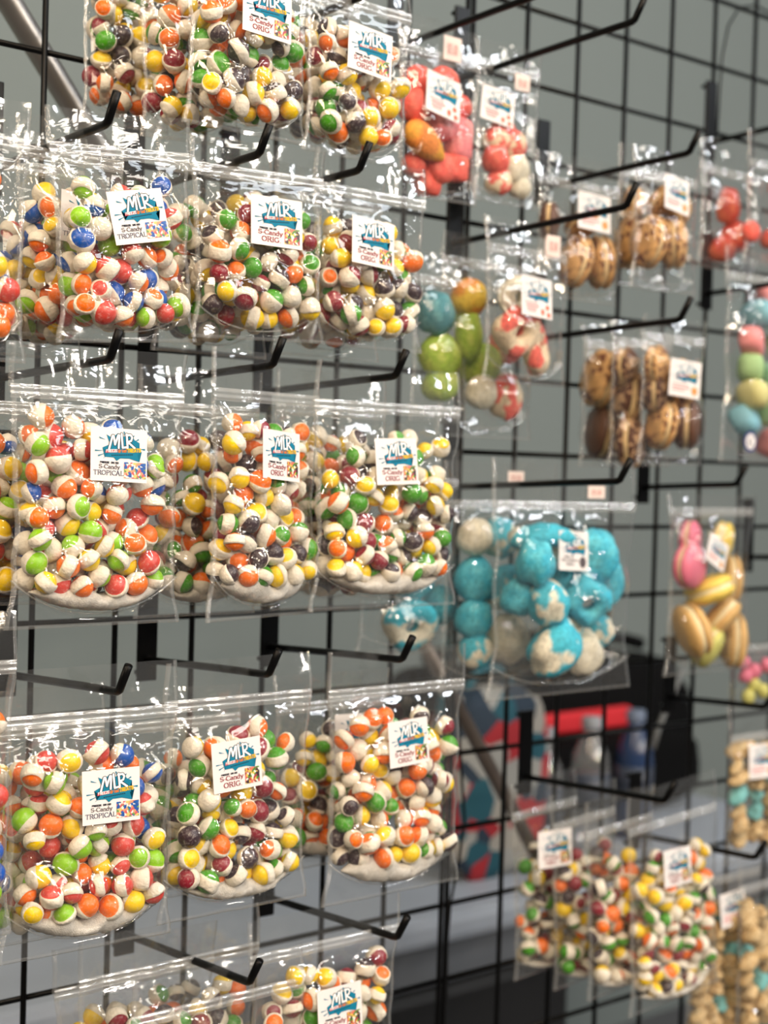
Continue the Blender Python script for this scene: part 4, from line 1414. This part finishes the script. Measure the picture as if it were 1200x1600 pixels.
# pink and yellow macarons
b = new_bag(1040, 1172, 772, 1050, -.05, seed=69, zipf=.10, top=.16, sag=.06, thick=.022)
MK = dict(cream=M_YCREAM, cat='macaron')
many(b, [(1078, 842, 24, 'cookie', M_ROSE, 'pink macaron', dict(rot=(0, 25, 0), **MK)), (1078, 884, 29, 'cookie', M_ROSE, 'pink macaron', dict(rot=(0, 8, 0), dy=-.008, **MK)),
         (1128, 845, 25, 'cookie', M_LEMON, 'yellow macaron', dict(rot=(0, 30, 20), **MK)), (1108, 922, 32, 'cookie', M_LEMON, 'yellow macaron', dict(rot=(74, 0, -14), dy=-.006, **MK)),
         (1082, 985, 36, 'cookie', M_TAN, 'tan macaron', dict(rot=(0, 62, -24), **MK)), (1126, 965, 30, 'cookie', M_TAN, 'tan macaron', dict(rot=(40, 30, 10), **MK)),
         (1106, 1012, 27, 'cookie', M_OLIVE, 'pale green macaron', dict(rot=(30, 20, 0), dy=-.006, **MK)), (1146, 1000, 30, 'cookie', M_TAN, 'tan macaron', dict(rot=(0, 50, 0), dy=.008, asp=(.9, 1, 1.2), **MK)),
         (1142, 905, 26, 'cookie', M_TAN, 'tan macaron', dict(rot=(0, 50, 0), dy=.01, asp=(.9, 1, 1.2), **MK))], 'macaron', 'the pink and yellow macaron bag')
close(b, 'clear bag of pink, yellow and tan macarons with a crooked sticker', sticker=(1112, 862, 'cookie', 26, .85))
b = new_bag(1140, 1240, 1000, 1105, -.02, seed=70, zipf=.12, top=.2, sag=.05, thick=.015)
many(b, [(1162, 1035, 12, 'ball', M_ROSE, 'small pink ball'), (1180, 1048, 12, 'ball', M_ROSE, 'small pink ball'), (1166, 1056, 12, 'ball', M_ROSE, 'small pink ball'), (1178, 1070, 12, 'ball', M_OLIVE, 'small yellow-green ball'),
         (1170, 1088, 12, 'ball', M_OLIVE, 'small yellow-green ball'), (1192, 1080, 12, 'ball', M_OLIVE, 'small yellow-green ball'), (1198, 1040, 12, 'ball', M_ROSE, 'small pink ball')], 'sugar_ball', 'the tiny bag under the macarons')
close(b, 'small clear bag of pink and yellow-green balls below the macaron bag')


def cluster_bag(x0, x1, yt, yb, Y, label, phrase, seed, sticker=None, zy=.2):
    b = new_bag(x0, x1, yt, yb, Y, seed=seed, zipf=zy, top=zy + .08, sag=.06, thick=.02)
    g = random.Random(seed)
    y = yt + (yb - yt) * (zy + .14)
    k = 0
    while y < yb - 28:
        x = x0 + 16 + g.uniform(0, 8)
        while x < min(x1 - 10, 1235):
            teal = g.random() < .13
            sweet(b, x, y + g.uniform(-6, 6), g.uniform(12, 17), 'ball', M_CTEAL if teal else M_CLUST, ('teal cereal piece in ' if teal else 'tan cereal cluster in ') + phrase,
                  'cereal clusters in ' + phrase, name='cereal_cluster', amp=.26, dy=g.uniform(-.008, .008), rot=(g.uniform(0, 90), g.uniform(0, 90), 0), asp=(1, 1, g.uniform(.8, 1.15)), cat='cereal')
            x += g.uniform(20, 27)
        y += 21
    close(b, label, sticker=sticker)


cluster_bag(1136, 1255, 1100, 1338, -.05, 'clear bag of tan cereal clusters with teal bits hanging at the picture edge', 'the upper cluster bag', 71, (1196, 1190, 'cookie', 2, 1.05))
cluster_bag(1074, 1182, 1330, 1640, -.075, 'clear labelled bag of tan cereal clusters beside the four candy bags', 'the labelled lower cluster bag', 72, (1149, 1420, 'cookie', -3, 1.0), .14)
cluster_bag(1150, 1260, 1340, 1660, -.10, 'clear unlabelled bag of tan cereal clusters in the lower corner', 'the corner cluster bag', 73, None, .12)

# ------------------------------------------------------------------ the round candies themselves
ctr = np.array([list(c[0].translation) for c in ALL_CANDY])
pp = project(ctr)
size = FPX * CR_R / pp[:, 2]
inside = (pp[:, 0] > -8) & (pp[:, 0] < 1208) & (pp[:, 1] > -8) & (pp[:, 1] < 1608)
score = np.zeros(len(ctr))
for i in range(len(ctr)):
    if not inside[i]:
        continue
    d = np.hypot(pp[:, 0] - pp[i, 0], pp[:, 1] - pp[i, 1])
    near = (pp[:, 2] < pp[i, 2] - 0.002) & (d < size[i] * 1.95)
    cover = np.clip(1 - d[near] / (1.9 * size[i]), 0, 1).sum()
    score[i] = size[i] * max(0.0, 1 - cover * 0.9)
order = np.argsort(-score)
chosen = set(int(i) for i in order[:300])
rest_V, rest_F, rest_M, off = [], [], [], 0
mats = [PUFF] + [SHELL_MAT[k] for k in SHELL]
midx = {k: i + 1 for i, k in enumerate(SHELL)}
for i, (mw, s, colr, phrase, front) in enumerate(ALL_CANDY):
    if i in chosen:
        o = obj('candy_ball', candy_mesh(s, colr))
        o.matrix_world = mw
        tag(o, '%s and white candy ball in %s' % (colr, phrase), 'candy', '%s candies in %s' % (colr, phrase))
    elif inside[i] or (-60 < pp[i, 0] < 1260 and -60 < pp[i, 1] < 1660):
        V, F, FM = SHAPES[s]
        A = np.array(mw)
        rest_V.append((V * CR_R) @ A[:3, :3].T + A[:3, 3])
        rest_F += [tuple(v + off for v in f) for f in F]
        rest_M += [midx[colr] if m else 0 for m in FM]
        off += len(V)
if rest_V:
    o = obj('packed_candies', mesh_np('packed_candies', np.concatenate(rest_V), rest_F, mats, rest_M))
    tag(o, 'further white and coloured candy balls packed inside the clear bags', 'candies', kind='stuff')

# ------------------------------------------------------------------ behind the grid
ALU = plain('aluminium_tube', lin(150, 146, 142), 0.32, 0.15, 40, metallic=0.85)
p0, p1 = at(-30, -70, .14), at(150, 225, .14)
d = p1 - p0
pole = tube('tent_pole', [p0 - d * .9, p0, p1, p1 + d * .9], .0115, ALU, None, 16)
tag(pole, 'slanting grey metal pole behind the grid at the upper left', 'pole')
p0, p1 = at(705, 1085, .16), at(790, 1245, .16)
d = p1 - p0
pole = tube('tent_pole', [p0 - d * .5, p0, p1, p1 + d * .6], .0085, plain('bronze_tube', lin(120, 110, 104), .4, .15, 40, metallic=.6), None, 16)
tag(pole, 'slanting brownish pole behind the grid beside the striped bag', 'pole')

# thin cables hanging on the grid
pts = [at(x, y, .02) for x, y in [(1205, 22), (1180, 8), (1155, 12), (1138, 40), (1128, 90), (1124, 150), (1120, 215)]]
tag(tube('cable', pts, .0014, BLACK, None, 8), 'thin black cable looping down the top corner of the grid', 'cable')
pts = [at(x, y, .02) for x, y in [(716, 1120), (722, 1220), (726, 1280), (718, 1340), (704, 1410), (699, 1470), (697, 1560)]]
tag(tube('cable', pts, .0014, BLACK, None, 8), 'thin black cable hanging beside the seam of the lower grid', 'cable')
pts = [at(x, y, .25) for x, y in [(1072, 1030), (1055, 1075), (1040, 1110), (1028, 1140), (1020, 1170)]]
tag(tube('cable', pts, .004, plain('grey_cable', lin(110, 112, 112), .6), None, 8), 'soft grey strap hanging behind the grid below the macarons', 'strap')

# folding table with goods
TZ = -0.44
table = empty('folding_table', Matrix.Translation((0.45, 0.62, FLOOR_Z)))
tag(table, 'pale folding table behind the grid with bottles and a backpack', 'table')
WHITEP = plain('pale_table_plastic', lin(160, 168, 180), .55, .05, 10)
rounded_box('table_top', (2.4, .62, .04), WHITEP, table, .012, (0, 0, TZ - FLOOR_Z - .02))
rounded_box('apron', (2.3, .03, .06), plain('grey_apron', lin(96, 100, 106), .6), table, .004, (0, -.27, TZ - FLOOR_Z - .07))
for sx in (-1, 1):
    for sy in (-1, 1):
        V, F = tube_arrays([(sx * 1.05, sy * .24, 0), (sx * 1.05, sy * .24, TZ - FLOOR_Z - .04)], .014, 10)
        obj('leg', mesh_np('leg', V, F, [plain('grey_leg', lin(90, 92, 96), .4, metallic=.5)]), table)


def bottle(x, y, label, liquid, cap):
    root = empty('water_bottle', Matrix.Translation((x, y, TZ)))
    tag(root, label, 'bottle', 'water bottles on the table')
    V, F = lathe_arrays([(.026, 0), (.030, .004), (.030, .05), (.028, .06), (.030, .07), (.030, .12), (.027, .145), (.016, .168), (.0125, .176), (.0125, .186)], 20)
    obj('body', mesh_np('body', V, F, [liquid]), root)
    V, F = lathe_arrays([(.0150, .184), (.0155, .186), (.0155, .200), (.0145, .202)], 20)
    obj('cap', mesh_np('cap', V, F, [cap]), root)
    V, F = lathe_arrays([(.0306, .065), (.0306, .115)], 20)
    obj('wrapper', mesh_np('wrapper', V, F, [plain('bottle_wrapper', lin(60, 66, 80), .4)]), root)


CLEARB = film_material('water_grey', gloss=2, haze=.10, rough=.08, bump=.1)
BLUEB = plain('water_blue', lin(44, 62, 96), .15, .1, 30)
CAPW = plain('white_cap', lin(150, 154, 160), .5)
CAPB = plain('pale_blue_cap', lin(110, 122, 144), .5)
for (px, py, Y, lab, lq, cp) in [(850, 1172, .42, 'clear water bottle nearest the pole with white cap', CLEARB, CAPW), (924, 1155, .45, 'clear water bottle with white cap in front of the black backpack', CLEARB, CAPW),
                                 (992, 1165, .46, 'blue tinted water bottle with pale cap beside the backpack', BLUEB, CAPB)]:
    q = at(px, py, Y)
    bottle(q[0], Y, lab, lq, cp)

# black backpack with a red band
BK = plain('black_fabric', lin(11, 11, 12), .9, .3, 60, spec=.1)
REDF = plain('red_fabric', lin(206, 34, 44), .7, .1, 40)
c0, c1 = at(735, 1150, .6), at(1110, 1150, .6)
wbp = c1[0] - c0[0]
ht = at(900, 1050, .6)[2] - TZ
bp = empty('backpack', Matrix.Translation(((c0[0] + c1[0]) / 2, .74, TZ)))
tag(bp, 'black backpack with a bright red band on the table', 'backpack')


def soft_block(name, size, mat, parent, loc, seed=1, amp=.06, pw=.5):
    g = random.Random(seed)
    wv = [(Vector([g.gauss(0, 1) for _ in range(3)]) * 2.4, g.uniform(0, 6)) for _ in range(5)]
    V, F = [], []
    n, m = 28, 18
    for i in range(m + 1):
        t = math.pi * i / m
        for j in range(n):
            a = 2 * math.pi * j / n
            d = Vector((math.sin(t) * math.cos(a), math.sin(t) * math.sin(a), math.cos(t)))
            k = 1 + amp * sum(math.sin(w_.dot(d) * 1.6 + p) for w_, p in wv) * .5
            f = lambda v: math.copysign(abs(v) ** pw, v)
            V.append((f(d.x) * size[0] / 2 * k + loc[0], f(d.y) * size[1] / 2 * k + loc[1], f(d.z) * size[2] / 2 * k + loc[2]))
    for i in range(m):
        for j in range(n):
            j2 = (j + 1) % n
            F.append((i * n + j, (i + 1) * n + j, (i + 1) * n + j2, i * n + j2))
    return obj(name, mesh_np(name, V, F, [mat]), parent)


soft_block('body', (wbp, .26, ht), BK, bp, (0, 0, ht / 2), 3, .05, .45)
soft_block('front_pocket', (wbp * .66, .10, ht * .55), BK, bp, (.02, -.15, ht * .30), 4, .05, .45)
zr = at(870, 1132, .59)[2] - TZ
rounded_box('red_band', (wbp * .62, .02, .034), REDF, bp, .006, (-wbp * .20, -.145, zr))
pts = [(wbp * (.5 * math.cos(t) - .1), -.05, ht + .05 * math.sin(t)) for t in np.linspace(0.5, 2.6, 9)]
tube('handle', pts, .012, BK, bp, 10)

# red, white and teal printed bag
m, nt, N, L = nodes_of('printed_fabric')
tc = N.new('ShaderNodeTexCoord')
vo = N.new('ShaderNodeTexVoronoi')
vo.inputs['Scale'].default_value = 26
L.new(tc.outputs['Object'], vo.inputs['Vector'])
spc = N.new('ShaderNodeSeparateColor')
L.new(vo.outputs['Color'], spc.inputs[0])
rp = N.new('ShaderNodeValToRGB')
rp.color_ramp.interpolation = 'CONSTANT'
for i, c in enumerate([lin(160, 34, 42), lin(150, 150, 146), lin(24, 78, 92), lin(154, 150, 142), lin(34, 50, 66)]):
    e = rp.color_ramp.elements[i] if i < 2 else rp.color_ramp.elements.new(i / 5)
    e.position = i / 5
    e.color = c
L.new(spc.outputs[0], rp.inputs[0])
L.new(rp.outputs[0], N['Principled BSDF'].inputs['Base Color'])
N['Principled BSDF'].inputs['Roughness'].default_value = .8
c0, c1 = at(680, 1220, .44), at(835, 1220, .44)
wp = c1[0] - c0[0]
ht2 = at(760, 1075, .44)[2] - TZ
tote = empty('tote_bag', Matrix.Translation(((c0[0] + c1[0]) / 2, .44, TZ)))
tag(tote, 'tote bag printed in red, white and teal patches behind the lower grid', 'tote bag')
soft_block('body', (wp, .10, ht2), m, tote, (0, 0, ht2 / 2), 9, .05, .5)
tube('handle', [(wp * .22 * math.cos(t), 0, ht2 * .96 + .04 * math.sin(t)) for t in np.linspace(0, math.pi, 9)], .006, plain('teal_strap', lin(30, 96, 112), .8), tote, 8)
# dark boxes on the floor under the table
for i, (px, py, Y, sx, sy, sz, lab) in enumerate([(735, 1560, .40, .42, .30, .50, 'black plastic crate under the table below the printed bag')]):
    q = at(px, py, Y)
    cr = empty('storage_crate', Matrix.Translation((q[0], Y + sy / 2, FLOOR_Z)))
    tag(cr, lab, 'crate')
    cm = plain('black_plastic', lin(20, 20, 22), .5, .2, 30)
    rounded_box('body', (sx, sy, sz), cm, cr, .02, (0, 0, sz / 2))
    rounded_box('lid', (sx + .02, sy + .02, .04), cm, cr, .01, (0, 0, sz + .02))
    for s in (-1, 1):
        rounded_box('latch', (.02, .08, .05), cm, cr, .004, (s * (sx / 2 + .012), 0, sz - .01))
